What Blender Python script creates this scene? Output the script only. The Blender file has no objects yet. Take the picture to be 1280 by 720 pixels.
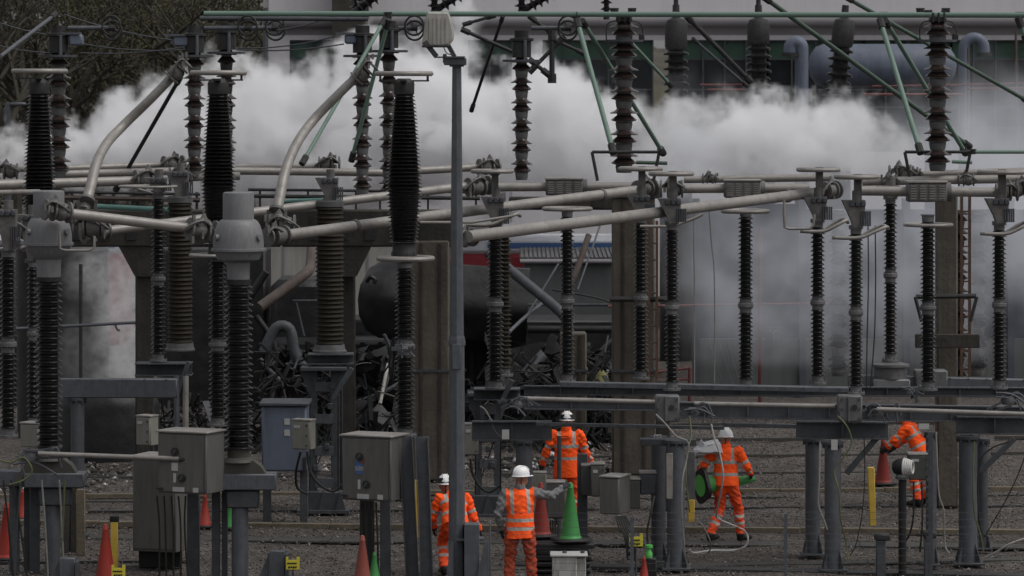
import bpy, bmesh, math, random
import numpy as np
from mathutils import Vector, Matrix

# ------------------------------------------------------------------ camera, sky, sun, exposure
S = bpy.context.scene
C = S.collection
F = 4920.0            # focal length in pixels of a 1280 px wide frame
HC = 7.2              # camera height
cam_d = bpy.data.cameras.new('camera'); cam = bpy.data.objects.new('camera', cam_d); C.objects.link(cam)
cam.location = (0, 0, HC); cam.rotation_euler = (math.radians(90), 0, 0)
cam_d.sensor_width = 36.0; cam_d.lens = 36.0*F/1280.0
cam_d.shift_y = -(360-100)/1280.0
cam_d.clip_start = 1.0; cam_d.clip_end = 2000.0
S.camera = cam
cam_d.dof.use_dof = True; cam_d.dof.focus_distance = 60.0; cam_d.dof.aperture_fstop = 4.0
W = bpy.data.worlds.new('World'); S.world = W; W.use_nodes = True
wn = W.node_tree.nodes; wl = W.node_tree.links
sky = wn.new('ShaderNodeTexSky'); sky.sky_type = 'NISHITA'; sky.sun_disc = False
SUN_EL, SUN_AZ = 58.0, 110.0     # azimuth from +Y towards +X
sky.sun_elevation = math.radians(SUN_EL); sky.sun_rotation = math.radians(SUN_AZ)
sky.dust_density = 6.0; sky.air_density = 1.0; sky.ozone_density = 0.6
hs = wn.new('ShaderNodeHueSaturation'); hs.inputs['Saturation'].default_value = 0.22
wl.new(sky.outputs[0], hs.inputs['Color'])
mxs = wn.new('ShaderNodeMix'); mxs.data_type = 'RGBA'; mxs.inputs['Factor'].default_value = .45; wl.new(hs.outputs[0], mxs.inputs['A']); mxs.inputs['B'].default_value = (2.3, 2.32, 2.38, 1)   # overcast cloud layer
wl.new(mxs.outputs['Result'], wn['Background'].inputs[0]); wn['Background'].inputs[1].default_value = 0.125
sd = bpy.data.lights.new('sun', 'SUN'); sd.energy = 0.5; sd.angle = math.radians(25); sd.color = (1.0, 0.97, 0.93)
so = bpy.data.objects.new('sun', sd); C.objects.link(so)
az, el = math.radians(SUN_AZ), math.radians(SUN_EL)
sdir = Vector((math.sin(az)*math.cos(el), math.cos(az)*math.cos(el), math.sin(el)))
so.rotation_euler = (-sdir).to_track_quat('-Z', 'Y').to_euler(); so.location = (0, 60, 60)
S.view_settings.view_transform = 'Standard'; S.view_settings.look = 'None'
S.view_settings.exposure = 0.32; S.view_settings.gamma = 1.0
S.render.engine = 'CYCLES'
cy = S.cycles
cy.use_denoising = True
cy.max_bounces = 10; cy.diffuse_bounces = 3; cy.glossy_bounces = 2; cy.volume_bounces = 10; cy.transparent_max_bounces = 8
cy.volume_step_rate = 1.0; cy.volume_max_steps = 256
cy.sample_clamp_indirect = 4.0

# ------------------------------------------------------------------ helpers
R = random.Random(7)
def P(px, py, d): return Vector(((px-640.0)*d/F, d, HC+(100.0-py)*d/F))
def G(px, d): return Vector(((px-640.0)*d/F, d, 0.0))
def dg(py): return F*HC/(py-100.0)      # distance of a ground point seen at row py
def m_(px, d): return px*d/F            # pixels -> metres at distance d

class MB:
    def __init__(s): s.v = []; s.f = []; s.m = []; s.mi = 0
    def add(s, vs, fs):
        o = len(s.v); s.v += [tuple(v) for v in vs]; s.f += [tuple(i+o for i in f) for f in fs]; s.m += [s.mi]*len(fs); return s
    def box(s, c, size, rz=0.0, bev=0.0, rot=None):
        bm = bmesh.new(); bmesh.ops.create_cube(bm, size=1.0)
        bmesh.ops.scale(bm, vec=Vector(size), verts=bm.verts)
        if bev: bmesh.ops.bevel(bm, geom=bm.edges[:], offset=min(bev, min(size)*.45), segments=1, affect='EDGES')
        M = Matrix.Translation(Vector(c)) @ (rot.to_4x4() if rot else Matrix.Rotation(rz, 4, 'Z'))
        bm.verts.index_update()
        s.add([M @ v.co for v in bm.verts], [[v.index for v in f.verts] for f in bm.faces]); bm.free(); return s
    def bar(s, a, b, w, h):       # rectangular bar from a to b, w across (horizontal), h the other way
        a = Vector(a); b = Vector(b); d = b-a; L = d.length
        q = d.to_track_quat('X', 'Z').to_matrix()
        return s.box((a+b)/2, (L, w, h), rot=q, bev=min(w, h)*.08)
    def ring(s, c, q, r, n): return [Vector(c) + q @ Vector((math.cos(2*math.pi*i/n)*r, math.sin(2*math.pi*i/n)*r, 0)) for i in range(n)]
    def tube(s, pts, r, n=12, cap=True):
        pts = [Vector(p) for p in pts]; rs = r if isinstance(r, (list, tuple)) else [r]*len(pts)
        vs = []; fs = []; q = None
        for i, p in enumerate(pts):
            t = (pts[min(i+1, len(pts)-1)]-pts[max(i-1, 0)])
            if t.length < 1e-9: t = Vector((0, 0, 1))
            t.normalize()
            if q is None: q = t.to_track_quat('Z', 'Y')
            else:
                old = q @ Vector((0, 0, 1)); q = old.rotation_difference(t) @ q
            vs += s.ring(p, q, rs[i], n)
        for i in range(len(pts)-1):
            for k in range(n):
                a = i*n+k; b = i*n+(k+1) % n; fs.append((a, b, b+n, a+n))
        if cap: fs.append(tuple(reversed(range(n)))); fs.append(tuple(range((len(pts)-1)*n, len(pts)*n)))
        return s.add(vs, fs)
    def lathe(s, prof, c=(0, 0, 0), n=20, axis=None):
        c = Vector(c); q = Vector((0, 0, 1)).rotation_difference(Vector(axis).normalized()) if axis is not None else None
        vs = []; fs = []
        for r, z in prof:
            for k in range(n):
                v = Vector((math.cos(2*math.pi*k/n)*r, math.sin(2*math.pi*k/n)*r, z))
                vs.append(c+(q @ v if q else v))
        for i in range(len(prof)-1):
            for k in range(n):
                a = i*n+k; b = i*n+(k+1) % n; fs.append((a, b, b+n, a+n))
        if prof[0][0] > 1e-5: fs.append(tuple(reversed(range(n))))
        if prof[-1][0] > 1e-5: fs.append(tuple(range((len(prof)-1)*n, len(prof)*n)))
        return s.add(vs, fs)
    def torus(s, c, Rr, r, axis=(0, 0, 1), n=32, k=8, sx=1.0):
        q = Vector((0, 0, 1)).rotation_difference(Vector(axis).normalized()); vs = []; fs = []
        for i in range(n):
            a = 2*math.pi*i/n
            for j in range(k):
                b = 2*math.pi*j/k
                v = Vector(((Rr+r*math.cos(b))*math.cos(a)*sx, (Rr+r*math.cos(b))*math.sin(a), r*math.sin(b)))
                vs.append(Vector(c)+q @ v)
        for i in range(n):
            for j in range(k): fs.append((i*k+j, ((i+1) % n)*k+j, ((i+1) % n)*k+(j+1) % k, i*k+(j+1) % k))
        return s.add(vs, fs)
    def prism(s, pts, y0, y1):    # outline [(x,z)] given real thickness from y0 to y1
        n = len(pts); vs = [Vector((x, y0, z)) for x, z in pts]+[Vector((x, y1, z)) for x, z in pts]
        fs = [tuple(range(n)), tuple(reversed(range(n, 2*n)))]+[(i, i+n, (i+1) % n+n, (i+1) % n) for i in range(n)]
        return s.add(vs, fs)
    def mesh(s, name, mats, off=(0, 0, 0), angle=38, noflat=False):
        me = bpy.data.meshes.new(name); o = Vector(off)
        me.from_pydata([(v[0]-o[0], v[1]-o[1], v[2]-o[2]) for v in s.v], [], s.f)
        mats = mats if isinstance(mats, (list, tuple)) else [mats]
        for m in mats: me.materials.append(m)
        if len(mats) > 1: me.polygons.foreach_set('material_index', s.m)
        me.update()
        bm = bmesh.new(); bm.from_mesh(me); bmesh.ops.recalc_face_normals(bm, faces=bm.faces); bm.to_mesh(me); bm.free()
        me.polygons.foreach_set('use_smooth', [True]*len(me.polygons))
        try: me.set_sharp_from_angle(angle=math.radians(angle))
        except Exception: pass
        return me

def thing(name, label, cat, loc=(0, 0, 0), group=None, kind=None):
    o = bpy.data.objects.new(name, None); C.objects.link(o); o.location = loc; o.empty_display_size = .2
    o['label'] = label; o['category'] = cat
    if group: o['group'] = group
    if kind: o['kind'] = kind
    return o
def part(name, mb, mats, root, label=None, parent=None, angle=38, local=False):
    """world-space MB -> child mesh of root (or of the part `parent`)"""
    me = mb if isinstance(mb, bpy.types.Mesh) else mb.mesh(name, mats, (0, 0, 0) if local else root.location, angle)
    o = bpy.data.objects.new(name, me); C.objects.link(o); o.parent = parent or root
    if label: o['label'] = label
    return o
def solo(name, mb, mats, label, cat, group=None, kind=None, angle=38, loc=None):
    vs = mb.v; loc = Vector(loc) if loc is not None else Vector((sum(v[0] for v in vs)/len(vs), sum(v[1] for v in vs)/len(vs), min(v[2] for v in vs)))
    o = bpy.data.objects.new(name, mb.mesh(name, mats, loc, angle)); C.objects.link(o); o.location = loc
    o['label'] = label; o['category'] = cat
    if group: o['group'] = group
    if kind: o['kind'] = kind
    return o
def struct(name, mb, mats, kind='structure', angle=38):
    o = bpy.data.objects.new(name, mb.mesh(name, mats, (0, 0, 0), angle)); C.objects.link(o); o['kind'] = kind; return o
def curve(pts, n=6):       # Catmull-Rom through points
    pts = [Vector(p) for p in pts]; out = []
    for i in range(len(pts)-1):
        p0 = pts[max(i-1, 0)]; p1 = pts[i]; p2 = pts[i+1]; p3 = pts[min(i+2, len(pts)-1)]
        for k in range(n):
            t = k/n
            out.append(.5*((2*p1)+(-p0+p2)*t+(2*p0-5*p1+4*p2-p3)*t*t+(-p0+3*p1-3*p2+p3)*t**3))
    out.append(pts[-1]); return out

# ------------------------------------------------------------------ materials
def mat(name, col, rough=.7, metal=0.0, var=.25, scale=3.0, dirt=None, dirt_amt=.5, dscale=1.2, bump=0.0, bscale=20.0, streak=False, spec=.35, col2=None):
    m = bpy.data.materials.new(name); m.use_nodes = True; nt = m.node_tree; N = nt.nodes; L = nt.links
    b = N['Principled BSDF']; b.inputs['Roughness'].default_value = rough; b.inputs['Metallic'].default_value = metal
    b.inputs['Specular IOR Level'].default_value = spec
    tc = N.new('ShaderNodeTexCoord'); geo = N.new('ShaderNodeNewGeometry')
    nz = N.new('ShaderNodeTexNoise'); nz.inputs['Scale'].default_value = scale; nz.inputs['Detail'].default_value = 5; nz.inputs['Roughness'].default_value = .65
    L.new(geo.outputs['Position'], nz.inputs['Vector'])
    r = N.new('ShaderNodeValToRGB'); L.new(nz.outputs['Fac'], r.inputs[0])
    lo = [max(0, c*(1-var)) for c in col]; hi = [c*(1+var) for c in (col2 or col)]
    r.color_ramp.elements[0].position = .3; r.color_ramp.elements[1].position = .7
    r.color_ramp.elements[0].color = (*lo, 1); r.color_ramp.elements[1].color = (*hi, 1)
    out = r.outputs[0]
    if dirt:
        n2 = N.new('ShaderNodeTexNoise'); n2.inputs['Scale'].default_value = dscale; n2.inputs['Detail'].default_value = 8; n2.inputs['Roughness'].default_value = .75
        mp = N.new('ShaderNodeMapping'); L.new(geo.outputs['Position'], mp.inputs['Vector'])
        if streak: mp.inputs['Scale'].default_value = (6, 6, .5)
        L.new(mp.outputs[0], n2.inputs['Vector'])
        r2 = N.new('ShaderNodeMapRange'); r2.inputs['From Min'].default_value = .45; r2.inputs['From Max'].default_value = .72
        r2.inputs['To Max'].default_value = dirt_amt; L.new(n2.outputs['Fac'], r2.inputs['Value'])
        mx = N.new('ShaderNodeMix'); mx.data_type = 'RGBA'; L.new(r2.outputs[0], mx.inputs['Factor']); L.new(out, mx.inputs['A']); mx.inputs['B'].default_value = (*dirt, 1)
        out = mx.outputs['Result']
    L.new(out, b.inputs['Base Color'])
    rr = N.new('ShaderNodeMapRange'); rr.inputs['To Min'].default_value = max(.05, rough-.12); rr.inputs['To Max'].default_value = min(1, rough+.12); L.new(nz.outputs['Fac'], rr.inputs['Value']); L.new(rr.outputs[0], b.inputs['Roughness'])
    if bump:
        n3 = N.new('ShaderNodeTexNoise'); n3.inputs['Scale'].default_value = bscale; n3.inputs['Detail'].default_value = 4; L.new(geo.outputs['Position'], n3.inputs['Vector'])
        bp = N.new('ShaderNodeBump'); bp.inputs['Strength'].default_value = bump; bp.inputs['Distance'].default_value = .03; L.new(n3.outputs['Fac'], bp.inputs['Height']); L.new(bp.outputs[0], b.inputs['Normal'])
    return m
M = {}
M['alu'] = mat('weathered_aluminium', (.31, .293, .275), .48, .25, .16, 2.5, (.12, .108, .096), .75, 5)
M['alud'] = mat('cast_aluminium', (.15, .145, .14), .55, .2, .3, 9, (.06, .055, .05), .7, 6)
M['galv'] = mat('galvanised_steel', (.105, .111, .125), .55, .25, .18, 9, (.06, .06, .06), .55, 4, streak=True)
M['galvd'] = mat('dull_dark_steel', (.075, .08, .09), .6, .2, .2, 7, (.035, .035, .033), .6, 4)
M['bell'] = mat('grey_painted_tank', (.185, .188, .195), .5, .1, .1, 2.5, (.08, .075, .07), .5, 5, streak=True)
M['char'] = mat('charred_black', (.008, .008, .008), .7, 0, .5, 4, (.03, .03, .032), .4, 3)
M['dark'] = mat('dark_hardware', (.035, .035, .035), .6, .2, .4, 12)
M['shed'] = mat('black_silicone_sheds', (.0085, .008, .008), .28, 0, .3, 6, (.02, .018, .016), .3, 3, spec=.16)
M['shedb'] = mat('brown_porcelain_sheds', (.028, .019, .017), .22, 0, .3, 6, spec=.6)
M['shedg'] = mat('brownish_grey_sheds', (.030, .024, .018), .65, 0, .15, 5, (.018, .015, .012), .5, 3, spec=.15)
M['flange'] = mat('grey_cast_flange', (.14, .14, .145), .55, .2, .2, 8, (.06, .055, .05), .5, 5)
M['green'] = mat('pale_green_paint', (.16, .245, .20), .5, 0, .15, 3, (.08, .11, .09), .6, 3)
M['greend'] = mat('dull_green_paint', (.07, .11, .085), .5, 0, .2, 3, (.03, .04, .035), .6, 3)
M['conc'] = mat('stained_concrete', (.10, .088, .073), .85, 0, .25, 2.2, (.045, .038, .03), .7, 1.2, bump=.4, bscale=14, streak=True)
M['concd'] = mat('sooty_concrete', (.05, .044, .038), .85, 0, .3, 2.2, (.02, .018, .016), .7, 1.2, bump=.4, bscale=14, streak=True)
M['cab'] = mat('cabinet_grey_paint', (.118, .116, .11), .5, 0, .08, 1.5, (.06, .055, .045), .6, 3.5, streak=True)
M['cabd'] = mat('dark_cabinet_grey', (.075, .075, .072), .5, 0, .08, 2, (.04, .04, .038), .4, 2, streak=True)
M['beige'] = mat('beige_box_paint', (.22, .215, .185), .55, 0, .08, 2, (.11, .10, .08), .4, 3, streak=True)
M['blueg'] = mat('blue_grey_tank_paint', (.12, .14, .185), .5, 0, .15, 1.2, (.06, .07, .09), .6, .9, streak=True)
M['black'] = mat('black_rubber', (.015, .015, .015), .55, 0, .3, 8)
M['burnt'] = mat('burnt_steel', (.011, .011, .012), .5, .0, .5, 1.3, (.05, .05, .053), .4, 1.6, bump=.5, bscale=5)
M['rust'] = mat('rusty_pipe', (.075, .056, .048), .75, 0, .35, 5, (.13, .12, .115), .5, 2)
M['rustl'] = mat('rust_orange_ladder', (.11, .062, .042), .8, 0, .3, 6, (.07, .04, .03), .6, 4)
M['redp'] = mat('faded_red_paint', (.15, .05, .047), .6, 0, .2, 3, (.14, .06, .055), .5, 2)
M['bldg'] = mat('pale_cladding', (.62, .60, .62), .7, 0, .04, .4, (.46, .44, .46), .4, .3, streak=True)
M['bldgd'] = mat('grey_fascia', (.24, .23, .24), .6, 0, .1, .6)
M['winG'] = mat('green_window_film', (.045, .10, .07), .3, 0, .15, .8)
M['winD'] = mat('dark_window_glass', (.018, .02, .024), .15, 0, .4, .5, spec=.6)
M['panel'] = mat('grey_green_panel', (.11, .115, .115), .6, 0, .12, .6, (.07, .072, .072), .6, .8, streak=True)
M['wallb'] = mat('blast_wall_concrete', (.075, .082, .10), .8, 0, .15, .5, (.045, .05, .06), .7, .35, streak=True)
M['white'] = mat('white_painted', (.55, .54, .52), .5, 0, .08, 2, (.25, .24, .22), .5, 4)
M['whited'] = mat('dirty_white_paint', (.36, .355, .335), .6, 0, .2, 5, (.13, .125, .11), .75, 6, streak=True)
M['cable'] = mat('black_cable', (.022, .022, .02), .5, 0, .2, 5)
M['cableg'] = mat('grey_cable', (.22, .215, .20), .5, 0, .2, 5)
M['cablew'] = mat('white_hose', (.50, .49, .47), .5, 0, .1, 5)
M['earth'] = mat('green_yellow_earth_cable', (.10, .11, .05), .5, 0, .2, 5)
M['yellow'] = mat('yellow_plastic', (.62, .42, .07), .5, 0, .1, 3, (.3, .2, .06), .5, 5)
M['signy'] = mat('bright_yellow_sign', (.62, .54, .06), .4, 0, .06, 3)
M['coneR'] = mat('red_orange_cone', (.36, .04, .028), .5, 0, .1, 3, (.28, .07, .05), .5, 5)
M['coneD'] = mat('dull_red_cone', (.24, .035, .028), .55, 0, .12, 3, (.18, .05, .04), .6, 5)
M['coneP'] = mat('faded_pink_cone', (.30, .085, .065), .6, 0, .1, 3, (.22, .09, .07), .5, 5)
M['coneG'] = mat('green_cone', (.06, .27, .075), .45, 0, .1, 3, (.05, .22, .06), .5, 5)
M['coneL'] = mat('lime_green_cone', (.10, .45, .09), .45, 0, .1, 3)
M['blue'] = mat('blue_sticker', (.06, .13, .30), .5, 0, .05, 3)
M['label'] = mat('off_white_label', (.42, .42, .41), .5, 0, .05, 3)
M['tan'] = mat('weathered_lamp_housing', (.40, .385, .36), .6, 0, .12, 5, (.15, .13, .10), .7, 3, streak=True)
M['skin'] = mat('skin', (.32, .17, .12), .6, 0, .08, 10)
M['helmet'] = mat('white_helmet', (.85, .85, .85), .35, 0, .03, 10)
M['glove'] = mat('dark_glove', (.03, .032, .035), .8, 0, .3, 20)
M['boot'] = mat('black_boot', (.015, .014, .013), .6, 0, .3, 20)
M['sack'] = mat('white_plastic_sack', (.62, .63, .66), .5, 0, .1, 6)
M['teal'] = mat('turquoise_pipe', (.12, .24, .215), .5, 0, .1, 4)
M['kerb'] = mat('tan_timber_kerb', (.15, .125, .09), .85, 0, .25, 5, (.08, .07, .055), .6, 2, bump=.4)
M['kerbg'] = mat('grey_trough_lid', (.06, .058, .053), .85, 0, .25, 5, (.05, .05, .045), .6, 2, bump=.4)
M['truckr'] = mat('red_vehicle_paint', (.30, .04, .05), .35, 0, .05, 3)
M['truckw'] = mat('white_vehicle_paint', (.60, .62, .66), .35, 0, .05, 3)
M['cream'] = mat('cream_cabin_wall', (.36, .355, .33), .7, 0, .08, 1, (.22, .21, .19), .5, 1, streak=True)

def fabric(name, col, bandcol=(.42, .41, .38), braces=True, scale=14):
    m = mat(name, col, .85, 0, .14, scale, None, bump=.6, bscale=18, spec=.1); nt = m.node_tree; N = nt.nodes; L = nt.links
    b = N['Principled BSDF']; src = b.inputs['Base Color'].links[0].from_socket
    at = N.new('ShaderNodeAttribute'); at.attribute_name = 'band'
    lt = N.new('ShaderNodeMath'); lt.operation = 'LESS_THAN'; lt.inputs[1].default_value = 0.0; L.new(at.outputs['Fac'], lt.inputs[0])
    mx = N.new('ShaderNodeMix'); mx.data_type = 'RGBA'; L.new(lt.outputs[0], mx.inputs['Factor']); L.new(src, mx.inputs['A']); mx.inputs['B'].default_value = (*bandcol, 1)
    L.new(mx.outputs['Result'], b.inputs['Base Color'])
    return m
M['hiv'] = fabric('orange_hi_vis_fabric', (1.2, .135, .028))
M['hivd'] = fabric('orange_trousers', (.85, .10, .035))
M['hivw'] = fabric('worn_rusty_trousers', (.36, .07, .04))
M['grey_sleeve'] = fabric('grey_knitted_sleeve', (.17, .17, .175))

# gravel
def gravel(name='gravel'):
    m = bpy.data.materials.new(name); m.use_nodes = True; nt = m.node_tree; N = nt.nodes; L = nt.links; b = N['Principled BSDF']
    b.inputs['Roughness'].default_value = .9; b.inputs['Specular IOR Level'].default_value = .2
    geo = N.new('ShaderNodeNewGeometry')
    v = N.new('ShaderNodeTexVoronoi'); v.inputs['Scale'].default_value = 24; L.new(geo.outputs['Position'], v.inputs['Vector'])
    n = N.new('ShaderNodeTexNoise'); n.inputs['Scale'].default_value = .35; n.inputs['Detail'].default_value = 6; n.inputs['Roughness'].default_value = .7; L.new(geo.outputs['Position'], n.inputs['Vector'])
    sx = N.new('ShaderNodeSeparateColor'); L.new(v.outputs['Color'], sx.inputs[0])
    r = N.new('ShaderNodeValToRGB'); L.new(sx.outputs[0], r.inputs[0])
    e = r.color_ramp.elements; e[0].color = (.06, .05, .045, 1); e[1].color = (.25, .228, .212, 1); e.new(.5).color = (.118, .104, .095, 1); e.new(.85).color = (.155, .138, .126, 1)
    mx = N.new('ShaderNodeMix'); mx.data_type = 'RGBA'; mx.blend_type = 'MULTIPLY'; mx.inputs['Factor'].default_value = 1
    r2 = N.new('ShaderNodeMapRange'); r2.inputs['From Min'].default_value = .3; r2.inputs['From Max'].default_value = .7; r2.inputs['To Min'].default_value = .55; r2.inputs['To Max'].default_value = 1.1; L.new(n.outputs['Fac'], r2.inputs['Value'])
    L.new(r.outputs[0], mx.inputs['A']); L.new(r2.outputs[0], mx.inputs['B']); L.new(mx.outputs['Result'], b.inputs['Base Color'])
    bp = N.new('ShaderNodeBump'); bp.inputs['Strength'].default_value = .9; bp.inputs['Distance'].default_value = .05; bp.invert = True
    L.new(v.outputs['Distance'], bp.inputs['Height']); L.new(bp.outputs[0], b.inputs['Normal'])
    return m
M['gravel'] = gravel()
for k_ in ('shed', 'shedb'):
    b_ = M[k_].node_tree.nodes['Principled BSDF']; b_.inputs['Sheen Weight'].default_value = .8; b_.inputs['Sheen Roughness'].default_value = .25; b_.inputs['Sheen Tint'].default_value = (.9, .88, .84, 1)

# ------------------------------------------------------------------ ground
gb = MB(); xs = np.concatenate([[-900], np.linspace(-14, 14, 57), [900]]); ys = np.concatenate([[-60, 40], np.linspace(48, 100, 105), [130, 400, 1500]])
gv = []
for y in ys:
    for x in xs:
        z = 0.0
        if 48 < y < 100 and abs(x) < 14: z = .03*math.sin(x*1.3+y*.7)*math.sin(y*.9)+.02*math.sin(x*3.1)*math.sin(y*2.3)-.02
        gv.append((x, y, z))
nx = len(xs); gb.add(gv, [(j*nx+i, j*nx+i+1, (j+1)*nx+i+1, (j+1)*nx+i) for j in range(len(ys)-1) for i in range(nx-1)])
struct('ground', gb, M['gravel'])
def rocks(name, n, xr, yr, smin, smax, mats, seed, dens=None, zoff=0.0, label=None):
    rg = np.random.default_rng(seed)
    base = np.array([(1, 0, 0), (-1, 0, 0), (0, 1, 0), (0, -1, 0), (0, 0, 1), (0, 0, -1)], float)
    tri = np.array([(0, 2, 4), (2, 1, 4), (1, 3, 4), (3, 0, 4), (2, 0, 5), (1, 2, 5), (3, 1, 5), (0, 3, 5)])
    px = rg.uniform(*xr, n); py = rg.uniform(*yr, n)
    if dens: k = dens(px, py, rg); px = px[k]; py = py[k]; n = len(px)
    sc = rg.uniform(smin, smax, (n, 1, 1))*rg.uniform(.55, 1.3, (n, 1, 3))*np.array([1, 1, .7])
    jit = rg.normal(0, .18, (n, 6, 3)); v = (base[None]+jit)*sc
    a = rg.uniform(0, 6.28, n); ca = np.cos(a)[:, None]; sa = np.sin(a)[:, None]
    X = v[:, :, 0]*ca-v[:, :, 1]*sa+px[:, None]; Y = v[:, :, 0]*sa+v[:, :, 1]*ca+py[:, None]; Z = v[:, :, 2]+sc[:, :, 2]*.35+zoff
    V = np.stack([X, Y, Z], -1).reshape(-1, 3); T = (tri[None]+np.arange(n)[:, None, None]*6).reshape(-1, 3)
    me = bpy.data.meshes.new(name); me.vertices.add(len(V)); me.vertices.foreach_set('co', V.ravel())
    me.loops.add(T.size); me.loops.foreach_set('vertex_index', T.ravel().astype(np.int32)); me.polygons.add(len(T))
    me.polygons.foreach_set('loop_start', np.arange(0, T.size, 3, dtype=np.int32)); me.polygons.foreach_set('loop_total', np.full(len(T), 3, np.int32))
    for m in mats: me.materials.append(m)
    if len(mats) > 1: me.polygons.foreach_set('material_index', np.repeat(rg.integers(0, len(mats), n), 8).astype(np.int32))
    me.update(calc_edges=True)
    o = bpy.data.objects.new(name, me); C.objects.link(o); o['kind'] = 'stuff'
    if label: o['label'] = label
    return o
ms = [mat('stone_%s' % n, c, .9, 0, .2, 20, spec=.2) for n, c in (('dark', (.05, .045, .042)), ('brown', (.12, .10, .09)), ('mid', (.14, .13, .125)), ('pale', (.26, .24, .225)))]
rocks('gravel_stones', 46000, (-9.5, 9.5), (52, 86), .009, .026, [ms[0], ms[1], ms[1], ms[1], ms[2], ms[2], ms[2], ms[3]], 3, label='loose brown grey gravel stones covering the yard')
# cable trough lids and kerbs lying across the gravel
def strip(px0, py0, px1, py1, w, h, m, name):
    a = G(px0, dg(py0)); b = G(px1, dg(py1)); mb = MB(); n = max(2, int((b-a).length/.9))
    ph = R.uniform(0, 6)
    for i in range(n):
        if w < .1 and math.sin(i*.55+ph)+R.uniform(-.6, .6) > .75: continue
        p = a.lerp(b, i/n); q = a.lerp(b, (i+.985)/n); j = R.uniform(-.02, .02)+.06*math.sin(i*.35+ph)
        mb.bar(p+Vector((0, j, h/2-.02+R.uniform(-.008, .008))), q+Vector((0, j, h/2-.02)), w, h)
    return struct(name, mb, m)
strip(-20, 655, 1300, 668, .16, .09, M['kerb'], 'trough_kerb')
strip(-20, 670, 1300, 684, .5, .03, M['kerbg'], 'cable_trough')
strip(-20, 622, 1300, 612, .13, .08, M['kerb'], 'trough_kerb')
strip(-20, 627, 1300, 617, .25, .02, M['kerbg'], 'cable_trough')
strip(-20, 598, 1300, 590, .08, .05, M['kerbg'], 'trough_kerb')
strip(560, 574, 1300, 567, .08, .06, M['kerbg'], 'trough_kerb')
strip(560, 552, 1300, 548, .08, .07, M['kerbg'], 'trough_kerb')
strip(560, 533, 1300, 530, .08, .08, M['kerbg'], 'trough_kerb')
strip(-20, 641, 1300, 633, .05, .04, M['dark'], 'trough_kerb')
strip(600, 712, 1300, 698, .3, .03, M['kerbg'], 'cable_trough')
strip(640, 707, 1300, 720, .35, .05, M['dark'], 'cable_trough')
strip(-20, 704, 500, 700, .06, .05, M['dark'], 'trough_kerb')

# rubble
def dens_c(cs):
    def f(px, py, rg):
        k = np.zeros(len(px), bool)
        for (cx, cyy, rx, ry) in cs: k |= ((px-cx)/rx)**2+((py-cyy)/ry)**2 < rg.uniform(.1, 1, len(px))
        return k
    return f
rocks('rubble', 5200, (-9.5, 6), (66, 80), .02, .085, [ms[0], ms[0], ms[0], ms[2], M['white'], ms[3], ms[1]], 5,
      dens_c([(G(120, 71).x, 72, 2.2, 2.6), (G(360, 73).x, 73, 1.9, 2.6), (G(735, 75).x, 75, 1.5, 4), (G(560, 73).x, 74, 2, 2.4), (G(30, 71).x, 70, 2, 2)]), label='pale and black rubble fallen on the yard behind the steelwork')

# ------------------------------------------------------------------ far background
hb = MB(); hv = []; n = 40
for i in range(n+1):
    x = -60+i*80/n; top = 9.6+.5*math.sin(i*.8)+.4*math.sin(i*2.1)
    hv += [(x, 235, -1), (x, 245, top*.7), (x, 270, top)]
hb.add(hv, [(i*3+k, i*3+3+k, i*3+4+k, i*3+1+k) for i in range(n) for k in (0, 1)])
M['hill'] = mat('wooded_bank_earth', (.06, .054, .042), .95, 0, .5, .25, (.09, .085, .04), .5, .15, bump=.6, bscale=1)
struct('hill', hb, M['hill'])
M['bark'] = mat('tree_bark', (.062, .056, .046), .9, 0, .3, 2)
leafm = [mat('twigs_brown', (.070, .066, .044), .9, 0, .35, .8, spec=.1), mat('foliage_olive', (.075, .07, .038), .9, 0, .35, .8, spec=.1), mat('foliage_dark', (.052, .052, .036), .9, 0, .35, .8, spec=.1)]
def leafcloud(rg, pts, size):
    n = len(pts); c = np.array(pts); u = rg.normal(0, 1, (n, 3)); u /= np.linalg.norm(u, axis=1)[:, None]; w = rg.normal(0, 1, (n, 3)); w -= (w*u).sum(1)[:, None]*u; w /= np.linalg.norm(w, axis=1)[:, None]
    s1 = rg.uniform(.5, 1.4, (n, 1))*size; s2 = s1*rg.uniform(.25, .8, (n, 1))
    V = np.stack([c-u*s1, c+w*s2, c+u*s1, c-w*s2], 1).reshape(-1, 3)
    mb = MB(); mb.v = [tuple(v) for v in V]; mb.f = [(4*i, 4*i+1, 4*i+2, 4*i+3) for i in range(n)]; mb.m = [0]*n; return mb
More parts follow.
